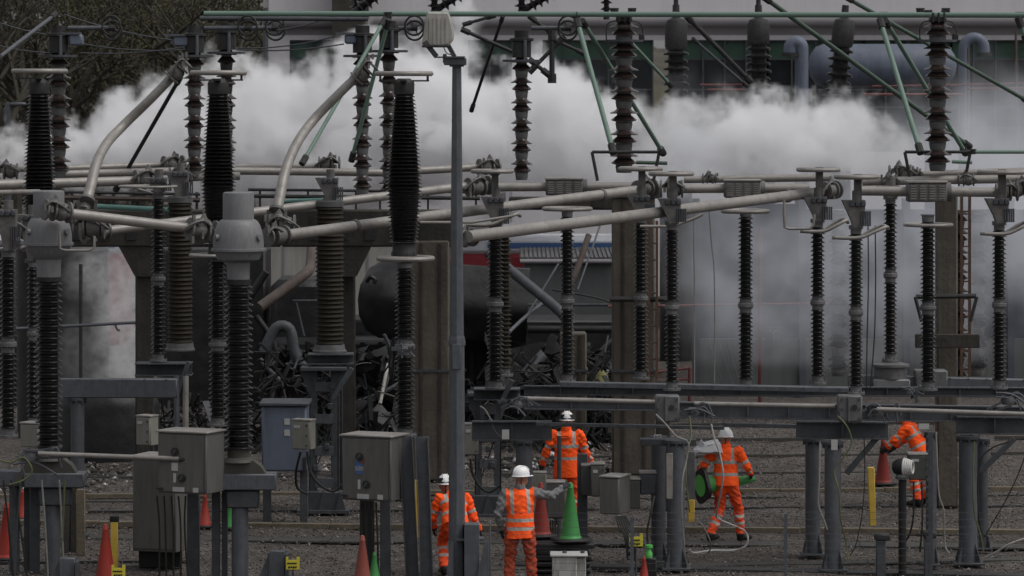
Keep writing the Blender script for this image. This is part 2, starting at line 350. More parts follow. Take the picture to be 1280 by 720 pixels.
def tree(x, y, h, spread, lm, dens, label, seed, bare=False):
    rg = np.random.default_rng(seed); rr = random.Random(seed)
    root = thing('tree', label, 'tree', (x, y, 0), 'trees on the wooded bank'); tb = MB(); tips = []
    def br(p, d, L, r, lvl):
        q = p+d*L; mid = (p+q)/2+Vector((rr.uniform(-1, 1), rr.uniform(-1, 1), rr.uniform(-1, 1)))*L*.06
        tb.tube([p, mid, q], [r, r*.8, r*.6], n=6 if lvl < 2 else 4, cap=False)
        if lvl >= 2: tips.append(q); tips.append(mid)
        if lvl >= 4: return
        for k in range(rr.choice((2, 3, 3)) if lvl else 5):
            nd = (d+Vector((rr.uniform(-1, 1), rr.uniform(-1, 1), rr.uniform(-.35, .7)))*(.75 if lvl else .9)).normalized()
            br(p.lerp(q, rr.uniform(.55, 1)), nd, L*rr.uniform(.6, .85), r*.6, lvl+1)
    br(Vector((x, y, 0)), Vector((rr.uniform(-.05, .05), 0, 1)).normalized(), h*.34, h*.018, 0)
    part('trunk', tb, M['bark'], root)
    if dens:
        pts = []
        for t in tips:
            for _ in range(dens): pts.append((t.x+rg.normal(0, spread), t.y+rg.normal(0, spread), t.z+rg.normal(0, spread)))
        part('crown', leafcloud(rg, pts, .062 if not bare else .04), lm, root)
tree(*G(-10, 150).xy, 15.4, .5, leafm[2], 24, 'dark evergreen tree at the far left edge of the frame', 11)
tree(*G(45, 165).xy, 16.6, .45, leafm[0], 22, 'brown twiggy tree behind the far left insulator stack', 12)
tree(*G(105, 158).xy, 16.6, .5, leafm[0], 26, 'brown tree behind the leftmost grading wheel', 13)
tree(*G(150, 170).xy, 17.9, .5, leafm[2], 26, 'dark tree between the two leftmost insulator stacks', 14)
tree(*G(185, 160).xy, 14.7, .5, leafm[1], 30, 'olive green leafy tree left of the gap of sky', 15)
tree(*G(232, 175).xy, 14.8, .25, leafm[0], 3, 'bare branching tree against the gap of sky', 16, True)
tree(*G(290, 165).xy, 12.7, .45, leafm[2], 24, 'dark tree beside the pale building corner', 17)
tree(*G(322, 158).xy, 14.3, .4, leafm[1], 22, 'olive tree half hidden by the pale building corner', 18)
tree(*G(20, 175).xy, 17, .5, leafm[0], 24, 'tall brown tree standing behind the two leftmost tree crowns', 21)
tree(*G(80, 180).xy, 17.5, .5, leafm[2], 24, 'tall dark tree behind the leftmost pedestal stack', 22)
tree(*G(128, 182).xy, 17.5, .5, leafm[0], 24, 'tall brown tree behind the gap between grading wheel and second stack', 23)
tree(*G(172, 184).xy, 17, .5, leafm[1], 24, 'tall olive tree just left of the gap of sky', 24)
rg = np.random.default_rng(99); pts = np.stack([rg.uniform(-26, -9, 60000), rg.uniform(178, 196, 60000), rg.uniform(0, 1, 60000)**.8*9.6], 1)
o = solo('undergrowth', leafcloud(rg, pts, .10), leafm[2], 'dark brown tangled undergrowth behind the trees', 'undergrowth', kind='stuff')
# far buildings glimpsed through gaps: low cream cabin
r0 = thing('portable_cabin', 'pale cream cabin seen in the gaps left of the burnt cylinder', 'cabin', G(460, 103))
part('wall', MB().box((G(460, 103)+Vector((0, 1.5, 1.6))), (7.6, 3, 3.2)), M['cream'], r0)
part('roof', MB().box((G(460, 103)+Vector((0, 1.5, 3.28))), (7.9, 3.3, .16)), M['bldgd'], r0)
for k in range(7): part('panel_joint', MB().box(G(460, 103)+Vector((-3.3+k*1.1, -.012, 1.6)), (.05, .03, 3.1)), M['bldgd'], r0)

# street lamp far left
r0 = thing('street_lamp', 'small distant street lamp among the trees at left', 'street lamp', G(12, 140))
part('post', MB().tube([G(10, 140), P(10, 133, 140), P(12, 128.5, 140)], .12, 8), M['galv'], r0)
part('lamp_head', MB().box(P(22, 130, 140), (.6, .25, .12), bev=.04), M['galv'], r0)

# ------------------------------------------------------------------ the control building behind the smoke
D = 114.0; s = F/D
def bx(mb, x0, y0, x1, y1, d, th, off=0.0, bev=0): # px rectangle at distance d with thickness going back
    a = P(x0, y0, d); b = P(x1, y1, d); return mb.box(((a.x+b.x)/2, d-off+th/2, (a.z+b.z)/2), (abs(b.x-a.x), th, abs(a.z-b.z)), bev=bev)
B = thing('control_building', 'long pale clad building with a green topped window band behind the smoke', 'building', G(800, D))
mb = MB()
bx(mb, 336, -160, 1420, 22, D, .5); bx(mb, 336, 44, 1420, 50, D, .5)
bx(mb, 336, 50, 362, 371, D, .5); bx(mb, 416, 50, 585, 371, D, .5); bx(mb, 640, 50, 678, 371, D, .5)
bx(mb, 362, 190, 1420, 371, D, .4, -.05)
part('wall', mb, M['bldg'], B)
part('wall_return', MB().box((P(336, 0, D).x+.0, D+4.6, 6), (.4, 8, 12)), M['bldg'], B)
g = MB(); a = P(336, 26, D); b = P(1420, 26, D); g.tube([a+Vector((0, -.25, 0)), b+Vector((0, -.25, 0))], .2, 12); part('gutter', g, M['bldgd'], B)
part('fascia', bx(MB(), 336, 22, 1420, 44, D, .42, -.03), M['bldgd'], B)
for (x0, x1) in ((362, 416), (585, 640), (678, 816), (852, 960), (960, 1080), (1080, 1190), (1190, 1300), (1300, 1420)):
    w = bx(MB(), x0, 50, x1, 74, D, .1, -.26); w = part('window', w, M['winG'], B, label='green filmed upper window light')
    part('lower_glass', bx(MB(), x0, 74, x1, 190, D, .1, -.26), M['winD'], B, parent=w)
    fr = MB(); n = max(2, round((x1-x0)/27))
    for k in range(n+1):
        xx = x0+(x1-x0)*k/n; bx(fr, xx-1, 50, xx+1, 190, D, .14, -.06)
    for yy in (51, 74, 112, 134, 160): bx(fr, x0, yy-.9, x1, yy+.9, D, .1, -.1)
    part('frame', fr, M['galvd'], B, parent=w)
part('downpipe', MB().tube([P(333, 10, D)+Vector((0, -.4, 0)), P(333, 371, D)+Vector((0, -.4, 0))], .07, 8), M['galv'], B)
part('downpipe', MB().tube([P(628, 68, D)+Vector((0, -.3, 0)), P(628, 371, D)+Vector((0, -.3, 0))], .1, 8), M['galv'], B)
part('roof_slab', MB().box((P(880, 0, D).x, D+6, P(0, -160, D).z+.1), (26, 13, .3)), M['bldgd'], B)
# upper steel/concrete pier of the building
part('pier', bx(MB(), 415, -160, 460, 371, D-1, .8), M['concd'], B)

# big blue grey tank, goosenecks, red pipes
DT = 106.0
T = thing('storage_tank', 'large blue grey horizontal tank behind the smoke at upper right', 'tank', G(1105, DT))
rT = m_(27, DT); mb = MB(); cz = P(0, 82, DT).z
xL = P(1010, 0, DT).x; xR = P(1196, 0, DT).x
mb.lathe([(0, 0), (rT*.5, .06), (rT*.85, .2), (rT, .42), (rT, xR-xL-.42), (rT*.85, xR-xL-.2), (rT*.5, xR-xL-.06), (0, xR-xL)], (xL, DT, cz), 32, axis=(1, 0, 0)); part('tank_shell', mb, M['blueg'], T)
for px in (1040, 1165): part('leg', MB().box((P(px, 0, DT).x, DT, cz/2), (.3, .9, cz)), M['galvd'], T)
def gooseneck(px, pw, d, label, flip=1):
    r0 = thing('vent_pipe', label, 'pipe', G(px, d)); r = m_(pw/2, d); x = P(px, 0, d).x; z = P(0, 60, d).z; k = m_(14, d)*flip
    pts = [Vector((x, d, 0)), Vector((x, d, z))]+[Vector((x+k*(1-math.cos(a)), d, z+abs(k)*math.sin(a))) for a in np.linspace(.2, math.pi, 9)]+[Vector((x+2*k, d, z-.12))]
    part('pipe', MB().tube(pts, r, 14), M['blueg'], r0)
    part('flange', MB().tube([Vector((x+2*k, d, z-.12)), Vector((x+2*k, d, z-.22))], r*1.35, 14), M['dark'], r0)
gooseneck(1002, 17, 104, 'blue grey gooseneck vent pipe left of the big tank', -.5)
gooseneck(1205, 14, 103, 'blue grey gooseneck vent pipe right of the big tank', .9)
def pipe(name, pts, rpx, m, label, cat='pipe', group=None, n=10):
    """pts: (px,py,d)"""
    d = sum(p[2] for p in pts)/len(pts); return solo(name, MB().tube([P(*p) for p in pts], m_(rpx, d), n), m, label, cat, group)
pipe('sprinkler_pipe', [(875, 106, 101), (930, 106, 101)], 1.3, M['redp'], 'short faded red pipe left of the white smoke plume, upper')
pipe('sprinkler_pipe', [(885, 112, 100), (930, 112, 100)], 1.3, M['redp'], 'short faded red pipe left of the white smoke plume, lower')
pipe('sprinkler_pipe', [(1080, 118, 100), (1203, 118, 100), (1205, 127, 100)], 1.6, M['redp'], 'faded red pipe running below the blue grey tank')
pipe('sprinkler_pipe', [(1090, 108, 102), (1290, 104, 102)], 1.2, M['redp'], 'thin faded red pipe just under the blue grey tank')
pipe('sprinkler_pipe', [(1210, 111, 101), (1290, 110, 101)], 1.3, M['redp'], 'red pipe right of the right gooseneck vent')
pipe('sprinkler_pipe', [(1210, 60, 102.6), (1210, 185, 102.6)], 1.2, M['rust'], 'brown upright pipe beside the right gooseneck vent')
pipe('sprinkler_pipe', [(1270, 40, 102), (1270, 130, 102)], 1.6, M['rust'], 'brown upright pipe near the right edge of the building')

# blast wall with red pipework at right, in thin smoke
DW = 90.0
Wl = thing('blast_wall', 'long blue grey concrete wall behind the posts at right, in thin smoke', 'wall', G(1080, DW))
mb = MB()
bx(mb, 868, 255, 1000, 520, DW, .3); bx(mb, 1004, 262, 1130, 520, DW, .3); bx(mb, 1134, 262, 1420, 520, DW, .3)
part('wall_panel', mb, M['wallb'], Wl)
part('plinth', bx(MB(), 868, 423, 1420, 520, DW, .2, .22), M['panel'], Wl)
for px in (870, 1002, 1132, 1262): part('pillar', bx(MB(), px-4, 248, px+4, 520, DW, .5, .3), M['wallb'], Wl)
part('notice', bx(MB(), 956, 408, 977, 428, DW, .06, .4), M['galvd'], Wl, label='small grey notice plate with a tree like mark')
mb = MB(); 
mb.tube([P(966.5, 411, DW-.42), P(966.5, 426, DW-.42)], .02, 6); mb.tube([P(961, 412, DW-.42), P(966.5, 418, DW-.42), P(972, 412, DW-.42)], .02, 6); mb.tube([P(959, 415, DW-.42), P(974, 415, DW-.42)], .02, 6); part('notice_mark', mb, M['panel'], Wl)
Rp = thing('sprinkler_pipework', 'faded red sprinkler pipe frame in front of the wall at right', 'pipework', G(950, 87))
part('riser', MB().tube([P(950, 285, 87), G(950, 87)], m_(2.6, 87), 10), M['redp'], Rp)
part('cross_pipe', MB().tube([P(760, 383, 87), P(1060, 379, 87)], m_(1.6, 87), 8), M['redp'], Rp)
part('riser', MB().tube([P(862, 460, 87.3), G(862, 87.3)], m_(2.2, 87), 10), M['redp'], Rp)
part('cross_pipe', MB().tube([P(800, 468, 87.3), P(862, 460, 87.3), P(862, 474, 87.3), P(800, 476, 87.3)], m_(1.6, 87), 8), M['redp'], Rp)
for px in (893, 905, 915): pipe('prop', [(px-8, 424, 86.5), (px+10, 480, 86.2)], .7, M['galv'], 'thin slanting rod before the wall, %s of three' % {893: 'left', 905: 'middle', 915: 'right'}[px], 'rod', 'rods leaning on the wall plinth')

# grey bay wall with corrugated roof, mid
DB = 92.0
Bw = thing('transformer_bay', 'grey panelled enclosure with a ribbed roof left of the brown column', 'enclosure', G(712, DB))
part('wall', bx(MB(), 655, 322, 768, 520, DB, 3), M['panel'], Bw)
rf = MB()
a = P(650, 323, DB); b = P(770, 323, DB)
for k in range(22):
    x = a.x+(b.x-a.x)*(k+.5)/22; rf.bar((x, DB-.15, a.z+.02), (x, DB+3.2, a.z+.10), .07, .05)
rf.bar(((a.x+b.x)/2, DB-.15, a.z-.02), ((a.x+b.x)/2, DB+3.2, a.z+.06), (b.x-a.x), .03) if False else rf.bar(((a.x+b.x)/2, DB-.15, a.z-.02), ((a.x+b.x)/2, DB+3.2, a.z+.06), (b.x-a.x), .03); part('roof', rf, M['flange'], Bw)
part('gutter', MB().tube([a+Vector((0, -.2, -.06)), b+Vector((0, -.2, -.06))], .05, 8), M['bldgd'], Bw)
part('rail', MB().tube([P(655, 381, DB-.3), P(768, 381, DB-.3)], .035, 8), M['galvd'], Bw)
def engine(px, d, label):
    r0 = thing('fire_engine', label, 'fire engine', G(px, d)); p = G(px, d)
    part('body', MB().box(p+Vector((0, 0, 1.84)), (4.6, 2.3, 2.24), bev=.08), M['truckr'], r0)
    part('upper_body', MB().box(p+Vector((0, 0, 3.16)), (4.55, 2.28, .42), bev=.1), M['truckw'], r0)
    st = part('stripe', MB().box(p+Vector((.3, -1.155, 3.17)), (3.6, .03, .13)), M['blue'], r0, label='blue stripe with slanted end')
    part('cab', MB().box(p+Vector((-2.9, 0, 1.75)), (1.3, 2.3, 2.1), bev=.12), M['truckr'], r0)
    part('cab_window', MB().box(p+Vector((-2.95, -1.16, 2.2)), (.9, .03, .6)), M['winD'], r0)
    for wx in (-2.6, 1.3): part('wheel', MB().tube([p+Vector((wx, -1.2, .48)), p+Vector((wx, -.85, .48))], .48, 20), M['black'], r0)
engine(686, 97, 'white topped red fire engine partly seen through the gap right of centre')
engine(43, 97, 'red fire engine glimpsed through the water spray at left')
sg = thing('hazard_sign', 'red and yellow hazard placard behind the double insulator', 'sign', G(646, 86))
part('plate', MB().box(P(647, 366, 86), (.30, .03, .40), bev=.01), M['truckr'], sg)
part('top_band', MB().box(P(647, 356.5, 86)+Vector((0, -.018, 0)), (.29, .02, .05), rot=Matrix.Rotation(-.12, 3, 'Y')), M['signy'], sg)
mbk = MB().torus(P(649, 366, 86)+Vector((0, -.02, 0)), .07, .02, (0, 1, 0), 20, 6); mbk.torus(P(649, 366, 86)+Vector((0, -.02, 0)), .025, .015, (0, 1, 0), 12, 6); part('round_mark', mbk, M['label'], sg)
part('post', MB().tube([G(642, 86), P(642, 342, 86)], .03, 8), M['galvd'], sg)
part('lower_plate', MB().box(P(646, 385, 86), (.2, .03, .18)), M['redp'], sg)

# ------------------------------------------------------------------ burnt transformer
DX = 84.0
X = thing('burnt_transformer', 'burnt out black transformer with a sooty drum and twisted pipes', 'transformer', G(540, DX))
cz = P(0, 372, DX).z; r = m_(50, DX); x0 = P(447, 0, DX).x; L = P(660, 0, DX).x-x0
mb = MB().lathe([(0, 0), (r*.4, .05), (r*.75, .22), (r*.95, .5), (r, .8), (r, L)], (x0, DX, cz), 48, axis=(1, .0, -.06)); mb.v = [(v[0], v[1]+.05*math.sin(v[0]*5+v[2]*7), v[2]+.04*math.sin(v[0]*7+v[1]*9)) for v in mb.v]; part('drum', mb, M['burnt'], X)
part('drum_hook', MB().tube(curve([P(458, 352, DX-.9), P(463, 346, DX-.95), P(469, 350, DX-.95), P(466, 354, DX-.95)]), .05, 6), M['burnt'], X)
part('tank', bx(MB(), 330, 425, 650, 560, DX+1, 3, bev=.1), M['burnt'], X)
part('tank', bx(MB(), 338, 350, 420, 470, DX+2, 2.2, bev=.15), M['burnt'], X)
part('radiator_backdrop', bx(MB(), -30, 305, 20, 560, DX+2.5, 2.0, bev=.05), M['burnt'], X)  # plain dark block added to keep the left edge dark
part('radiator_backdrop', bx(MB(), 196, 312, 332, 560, DX+2.5, 2.0, bev=.05), M['burnt'], X)  # plain box added as a dark backdrop left of the transformer
part('radiator_backdrop', bx(MB(), 430, 400, 770, 545, DX+2.5, 2.0, bev=.05), M['burnt'], X)
mb = MB()
for k in range(14): xx = P(336+k*23, 0, DX).x; mb.box((xx, DX+.93, P(0, 492, DX).z), (.09, .2, 2.1))
part('rib_set', mb, M['burnt'], X)
# collapsed radiator: leaning fins
fin = MB()
for k in range(26):
    a = P(585+k*5.4, 545, DX-3+k*.02); b = P(628+k*4.2, 428+abs(k-13)*1.0, DX-1.6); fin.bar(a, b, .35, .035)
part('radiator_fins', fin, M['char'], X, label='collapsed black radiator fins')
part('radiator_header', MB().tube([P(655, 470, DX-3.4), P(692, 430, DX-3)], .12, 10), M['galvd'], X)
for (pts, rr, mt) in (
    ([(610, 316, 83), (628, 330, 82.8), (665, 360, 82.4), (705, 395, 82), (712, 420, 82)], 6.5, M['galvd']),
    ([(736, 294, 83.5), (718, 345, 83), (705, 370, 83)], 4, M['rust']),
    ([(750, 282, 84), (722, 362, 83)], 1.2, M['galv']), ([(698, 330, 84), (655, 400, 82.5)], 1.4, M['galvd']), ([(684, 374, 83), (650, 402, 82), (612, 440, 81)], 2.4, M['galv']),
    ([(325, 384, 80), (378, 345, 80.5), (388, 332, 81), (390, 300, 82)], 6.5, M['rust']),
    ([(333, 340, 82), (300, 390, 82)], 5, M['burnt']),
    ([(330, 440, 79), (345, 410, 79), (362, 412, 79), (368, 440, 79), (380, 462, 79)], 7, M['galvd']),
    ([(326, 450, 80), (345, 470, 79.5), (372, 502, 79)], 3, M['galv']),
    ([(320, 395, 80), (345, 440, 80), (330, 500, 80)], 4, M['burnt']),
    ([(366, 376, 81), (440, 376, 81)], 1.5, M['galvd']), ([(370, 378, 81), (380, 420, 81)], 1.5, M['galvd']),
    ([(480, 418, 80), (490, 450, 80), (474, 505, 79.5)], 2.2, M['galvd']), ([(485, 455, 80), (475, 505, 79)], 2.2, M['tan']),
    ([(440, 505, 80), (480, 490, 80), (515, 470, 80.5)], 3, M['galvd']), ([(735, 430, 83), (728, 470, 82), (730, 520, 82)], 3.5, M['burnt']),
    ([(720, 480, 82), (750, 440, 82), (765, 425, 82)], 2.5, M['galvd']), ([(660, 412, 83), (765, 412, 83)], 5, M['burnt']), ([(735, 500, 82), (765, 560, 80)], 5, M['burnt']),
    ([(690, 362, 84), (745, 372, 84), (768, 380, 84)], 1.2, M['dark'])):
    part('pipe', MB().tube(curve([P(*q) for q in pts], 4), m_(rr, 82), 10), mt, X)
jk = MB(); rj = random.Random(4)
for k in range(1100):
    px = rj.choice((rj.uniform(200, 340), rj.uniform(330, 440), rj.uniform(690, 770), rj.uniform(440, 700))); py = rj.uniform(510, 600) if px < 330 else rj.uniform(440, 600) if px > 690 or px < 440 else rj.uniform(450, 590)
    p = P(px, py, rj.uniform(76, 81))
    if p.z < 0.05: p.z = .08
    d_ = Vector((rj.uniform(-1, 1), rj.uniform(-.5, .5), rj.uniform(-1, 1))).normalized()*rj.uniform(.08, .4)
    jk.mi = rj.choices((0, 1, 2, 3, 4), (25, 3, 6, 2, 75))[0]
    jk.bar(p-d_, p+d_, rj.uniform(.02, .16), rj.uniform(.01, .05)) if k % 3 else jk.tube(curve([p-d_, p+Vector((rj.uniform(-.15, .15), 0, rj.uniform(-.2, .2))), p+d_], 3), rj.uniform(.008, .03), 6)
for k in range(150):     # crumpled burnt sheets
    px = rj.choice((rj.uniform(335, 440), rj.uniform(440, 700), rj.uniform(690, 768))); p = P(px, rj.uniform(430, 590), rj.uniform(78, 81.5)); p.z = max(p.z, .15); jk.mi = rj.choice((0, 4, 4))
    a = Vector((rj.uniform(-1, 1), rj.uniform(-.4, .4), rj.uniform(-1, 1))).normalized()*rj.uniform(.15, .5); b = Vector((rj.uniform(-1, 1), rj.uniform(-.6, .6), rj.uniform(-1, 1))).normalized()*rj.uniform(.1, .35)
    vs_ = [p+a*(i-1.5)*.6+b*(j-1.5)*.6+Vector((rj.uniform(-.04, .04), rj.uniform(-.09, .09), rj.uniform(-.04, .04))) for i in range(4) for j in range(4)]
    vb_ = [v+Vector((0, .012, 0)) for v in vs_]; q_ = [(i*4+j, i*4+j+1, i*4+j+5, i*4+j+4) for i in range(3) for j in range(3)]
    jk.add(vs_, q_); jk.add(vb_, [tuple(reversed(f_)) for f_ in q_])
solo('wreckage', jk, [M['burnt'], M['galvd'], M['concd'], M['whited'], M['char']], 'tangled burnt wreckage heaped under the transformer', 'wreckage', kind='stuff')
bush = thing('yellowed_insulation', 'small yellowed lump hanging from the wreck beside the brown column', 'debris', P(752, 480, 77))
mb = MB(); mb.lathe([(0, 0), (.12, .04), (.16, .14), (.11, .27), (.04, .36), (0, .38)], P(752, 486, 77), 9); part('lump', mb, M['yellow'] if False else mat('yellowed_foam', (.16, .15, .06), .9, 0, .4, 6), bush)
part('wire', MB().tube([P(752, 463, 77), P(756, 440, 77), P(760, 420, 77.5)], .02, 6), M['dark'], bush)

# large dark tank at left, with water mist around it
T2 = thing('oil_tank', 'tall dark grey tank behind the leftmost insulators', 'tank', G(104, 80))
mb = MB().lathe([(.93, 0), (.93, P(0, 300, 80).z-.2), (.75, P(0, 300, 80).z), (0, P(0, 292, 80).z)], G(79, 80), 32); part('tank_shell', mb, M['burnt'], T2)
T3 = thing('oil_drum_tank', 'low round shouldered black tank behind the blue grey beam at left', 'tank', G(142, 75))
mb = MB().lathe([(1.02, 0), (1.02, 1.0), (.95, 1.2), (.7, 1.38), (0, 1.46)], G(133, 75), 32); part('tank_shell', mb, M['burnt'], T3)
P1 = thing('water_pipe', 'thin horizontal spray pipe with a tap left of the dark column', 'pipe', P(125, 405, 76))
part('pipe', MB().tube([P(20, 411, 76), P(172, 403, 76)], m_(2, 76), 8), M['galv'], P1); part('tap', MB().tube(curve([P(144, 406, 76), P(147, 412, 76), P(150, 413, 76)]), m_(1.6, 76), 6), M['galv'], P1)
part('upright', MB().tube([P(101, 330, 76.2), G(101, 76.2)], m_(2.4, 76), 8), M['dark'], P1)

# ------------------------------------------------------------------ smoke (real volumes made on a voxel grid)
def smoke(name, label, blobs, lo, hi, vox, dens, color, seed, warp=(3.0, 1.9), steep=5.0, nz_lo=.25, nz_hi=1.25, nsc=.9):
    ng = bpy.data.node_groups.new(name+'_nodes', 'GeometryNodeTree'); N = ng.nodes; L = ng.links
    ng.interface.new_socket('Geometry', in_out='INPUT', socket_type='NodeSocketGeometry'); ng.interface.new_socket('Geometry', in_out='OUTPUT', socket_type='NodeSocketGeometry')
    out = N.new('NodeGroupOutput'); pos = N.new('GeometryNodeInputPosition')
    def vm(op, a, b=None):
        n = N.new('ShaderNodeVectorMath'); n.operation = op
        for i, v in enumerate((a, b)):
            if v is None: continue
            if isinstance(v, (tuple, list, Vector)): n.inputs[i].default_value = tuple(v)
            else: L.new(v, n.inputs[i])
        return n
    def ma(op, a, b=None, c=None, clamp=False):
        n = N.new('ShaderNodeMath'); n.operation = op; n.use_clamp = clamp
        for i, v in enumerate((a, b, c)):
            if v is None: continue
            if isinstance(v, (int, float)): n.inputs[i].default_value = v
            else: L.new(v, n.inputs[i])
        return n.outputs[0]
    p = pos.outputs[0]
    for sc, amp, det in ((.32, warp[0], 2), (1.0, warp[1], 5), (2.6, warp[1]*.42, 4), (6.0, warp[1]*.12, 2)):
        nz = N.new('ShaderNodeTexNoise'); nz.inputs['Scale'].default_value = sc; nz.inputs['Detail'].default_value = det; nz.inputs['Roughness'].default_value = .6
        ad = vm('ADD', pos.outputs[0], (seed*3.1, seed*1.7, seed)); L.new(ad.outputs[0], nz.inputs['Vector'])
        o = vm('SUBTRACT', nz.outputs['Color'], (.5, .5, .5)); o2 = vm('MULTIPLY', o.outputs[0], (amp, amp, amp)); p = vm('ADD', p, o2.outputs[0]).outputs[0]
    cur = None
    for (px, py, d, rx, ry, rd, w) in blobs:
        c = P(px, py, d); sx = m_(rx, d); sz = m_(ry, d)
        q = vm('MULTIPLY', vm('SUBTRACT', p, tuple(c)).outputs[0], (1/sx, 1/rd, 1/sz)); ln = vm('LENGTH', q.outputs[0]).outputs['Value']
        f = ma('MULTIPLY', ma('SUBTRACT', 1.0, ln), steep, clamp=True); f = ma('MULTIPLY', f, w)
        cur = f if cur is None else ma('MAXIMUM', cur, f)
    nz = N.new('ShaderNodeTexNoise'); nz.inputs['Scale'].default_value = nsc; nz.inputs['Detail'].default_value = 7; nz.inputs['Roughness'].default_value = .62; nz.inputs['Distortion'].default_value = .6; L.new(pos.outputs[0], nz.inputs['Vector'])
    mr = N.new('ShaderNodeMapRange'); mr.inputs['From Min'].default_value = .34; mr.inputs['From Max'].default_value = .64; mr.inputs['To Min'].default_value = nz_lo; mr.inputs['To Max'].default_value = nz_hi; L.new(nz.outputs['Fac'], mr.inputs['Value'])
    cur = ma('MULTIPLY', cur, mr.outputs[0])
    vc = N.new('GeometryNodeVolumeCube'); L.new(cur, vc.inputs['Density'])
    vc.inputs['Min'].default_value = lo; vc.inputs['Max'].default_value = hi
    for i, ax in enumerate(('X', 'Y', 'Z')): vc.inputs['Resolution '+ax].default_value = int((hi[i]-lo[i])/vox[i])
    m = bpy.data.materials.new(name+'_volume'); m.use_nodes = True; t = m.node_tree; t.nodes.clear()
    pv = t.nodes.new('ShaderNodeVolumePrincipled'); mo = t.nodes.new('ShaderNodeOutputMaterial'); t.links.new(pv.outputs[0], mo.inputs['Volume'])
    pv.inputs['Color'].default_value = (*color, 1); pv.inputs['Anisotropy'].default_value = .1; pv.inputs['Density'].default_value = dens
    sm = N.new('GeometryNodeSetMaterial'); sm.inputs['Material'].default_value = m; L.new(vc.outputs[0], sm.inputs['Geometry']); L.new(sm.outputs[0], out.inputs[0])
    me = bpy.data.meshes.new(name); me.materials.append(m); o = bpy.data.objects.new(name, me); C.objects.link(o)
    md = o.modifiers.new('volume', 'NODES'); md.node_group = ng
    o['label'] = label; o['category'] = 'smoke'; o['kind'] = 'stuff'; return o
smoke('smoke', 'thick white smoke billowing behind the steelwork in front of the building', [
    (20, 205, 94, 40, 20, 1.6, .8), (90, 198, 94, 46, 36, 1.8, .9), (165, 182, 95, 66, 66, 2.2, 1), (235, 178, 95, 80, 94, 2.4, 1), (293, 120, 95, 24, 62, 1.2, .8),
    (335, 185, 95, 85, 105, 2.4, 1), (425, 178, 95, 95, 104, 2.6, 1), (515, 145, 95, 75, 78, 2.4, 1), (572, 50, 96, 24, 80, 1.4, .35), (590, 175, 95, 110, 85, 2.6, 1),
    (690, 165, 95, 95, 84, 2.4, 1), (475, 95, 95, 46, 50, 1.6, .8), (665, 100, 95, 40, 42, 1.5, .7), (775, 190, 95, 70, 62, 1.6, .28), (870, 185, 95, 90, 62, 1.8, .5), (960, 170, 95, 80, 70, 2.2, .95), (1040, 170, 95, 56, 52, 1.8, .6),
    (1110, 205, 95, 60, 45, 1.4, .25)],
    (-13, 89, 3.0), (11.5, 101, 10.2), (.075, .15, .075), 1.5, (.972, .973, .98), 1, (2.6, 2.4), 6.5, -.8, 2.7, 1.2)
smoke('thin_smoke', 'thin bluish smoke hanging in front of the wall and building at right', [
    (1000, 330, 84, 170, 170, 3.2, .9), (1150, 330, 84, 200, 170, 3.2, 1), (1260, 260, 84, 150, 190, 3.2, 1), (850, 250, 84, 120, 60, 2.4, .6), (1150, 180, 97, 200, 60, 4, .9), (1260, 150, 97, 90, 70, 4, .6), (840, 170, 92, 120, 80, 2, .8)],
    (-1, 79.5, 1.2), (14, 102, 9.0), (.14, .3, .14), .25, (.92, .945, 1.0), 2, (3.6, 2.4), 1.6, -.35, 1.9, .8)
smoke('water_mist', 'pale water spray drifting beside the dark tank at left', [
    (155, 400, 77, 42, 135, 1.3, .9), (128, 345, 77, 52, 50, 1.2, .5), (160, 490, 76.5, 44, 95, 1.1, .9), (115, 450, 77, 55, 90, 1.2, .2)],
    (-9.6, 75, 1.2), (-6.2, 79.5, 4.4), (.045, .12, .045), .85, (.96, .965, .98), 3, (.5, .8), 1.1, -.6, 2.4, 5.5)

# ------------------------------------------------------------------ insulators
def sheds(z0, z1, rc, rs, pitch, n=20, taper=None, tip=.10):
    """lathe profile of a shed stack; taper(t)->factor along the height"""
    k = max(2, round((z1-z0)/pitch)); p = (z1-z0)/k; pr = [(rc, z0)]
    for i in range(k):
        z = z0+i*p; f = taper((i+.5)/k) if taper else 1.0; c, s_ = rc*f, rs*f
        if i % 2 and taper is None: s_ = c+(s_-c)*.8
        pr += [(c, z+.02*p), (c, z+.45*p), (s_*.985, z+.28*p), (s_, z+(.28+tip*.5)*p), (s_*.985, z+(.28+tip)*p), (c*1.03, z+.80*p)]
    pr.append(((rc*taper(1) if taper else rc), z1)); return MB().lathe(pr, n=n)
def bolts(mb, r, z, k, br=.014, h=.03):
    for i in range(k):
        a = 2*math.pi*i/k; mb.tube([(math.cos(a)*r, math.sin(a)*r, z-h), (math.cos(a)*r, math.sin(a)*r, z+h)], br, 6)
_cache = {}
GI = 'black shed post insulators'
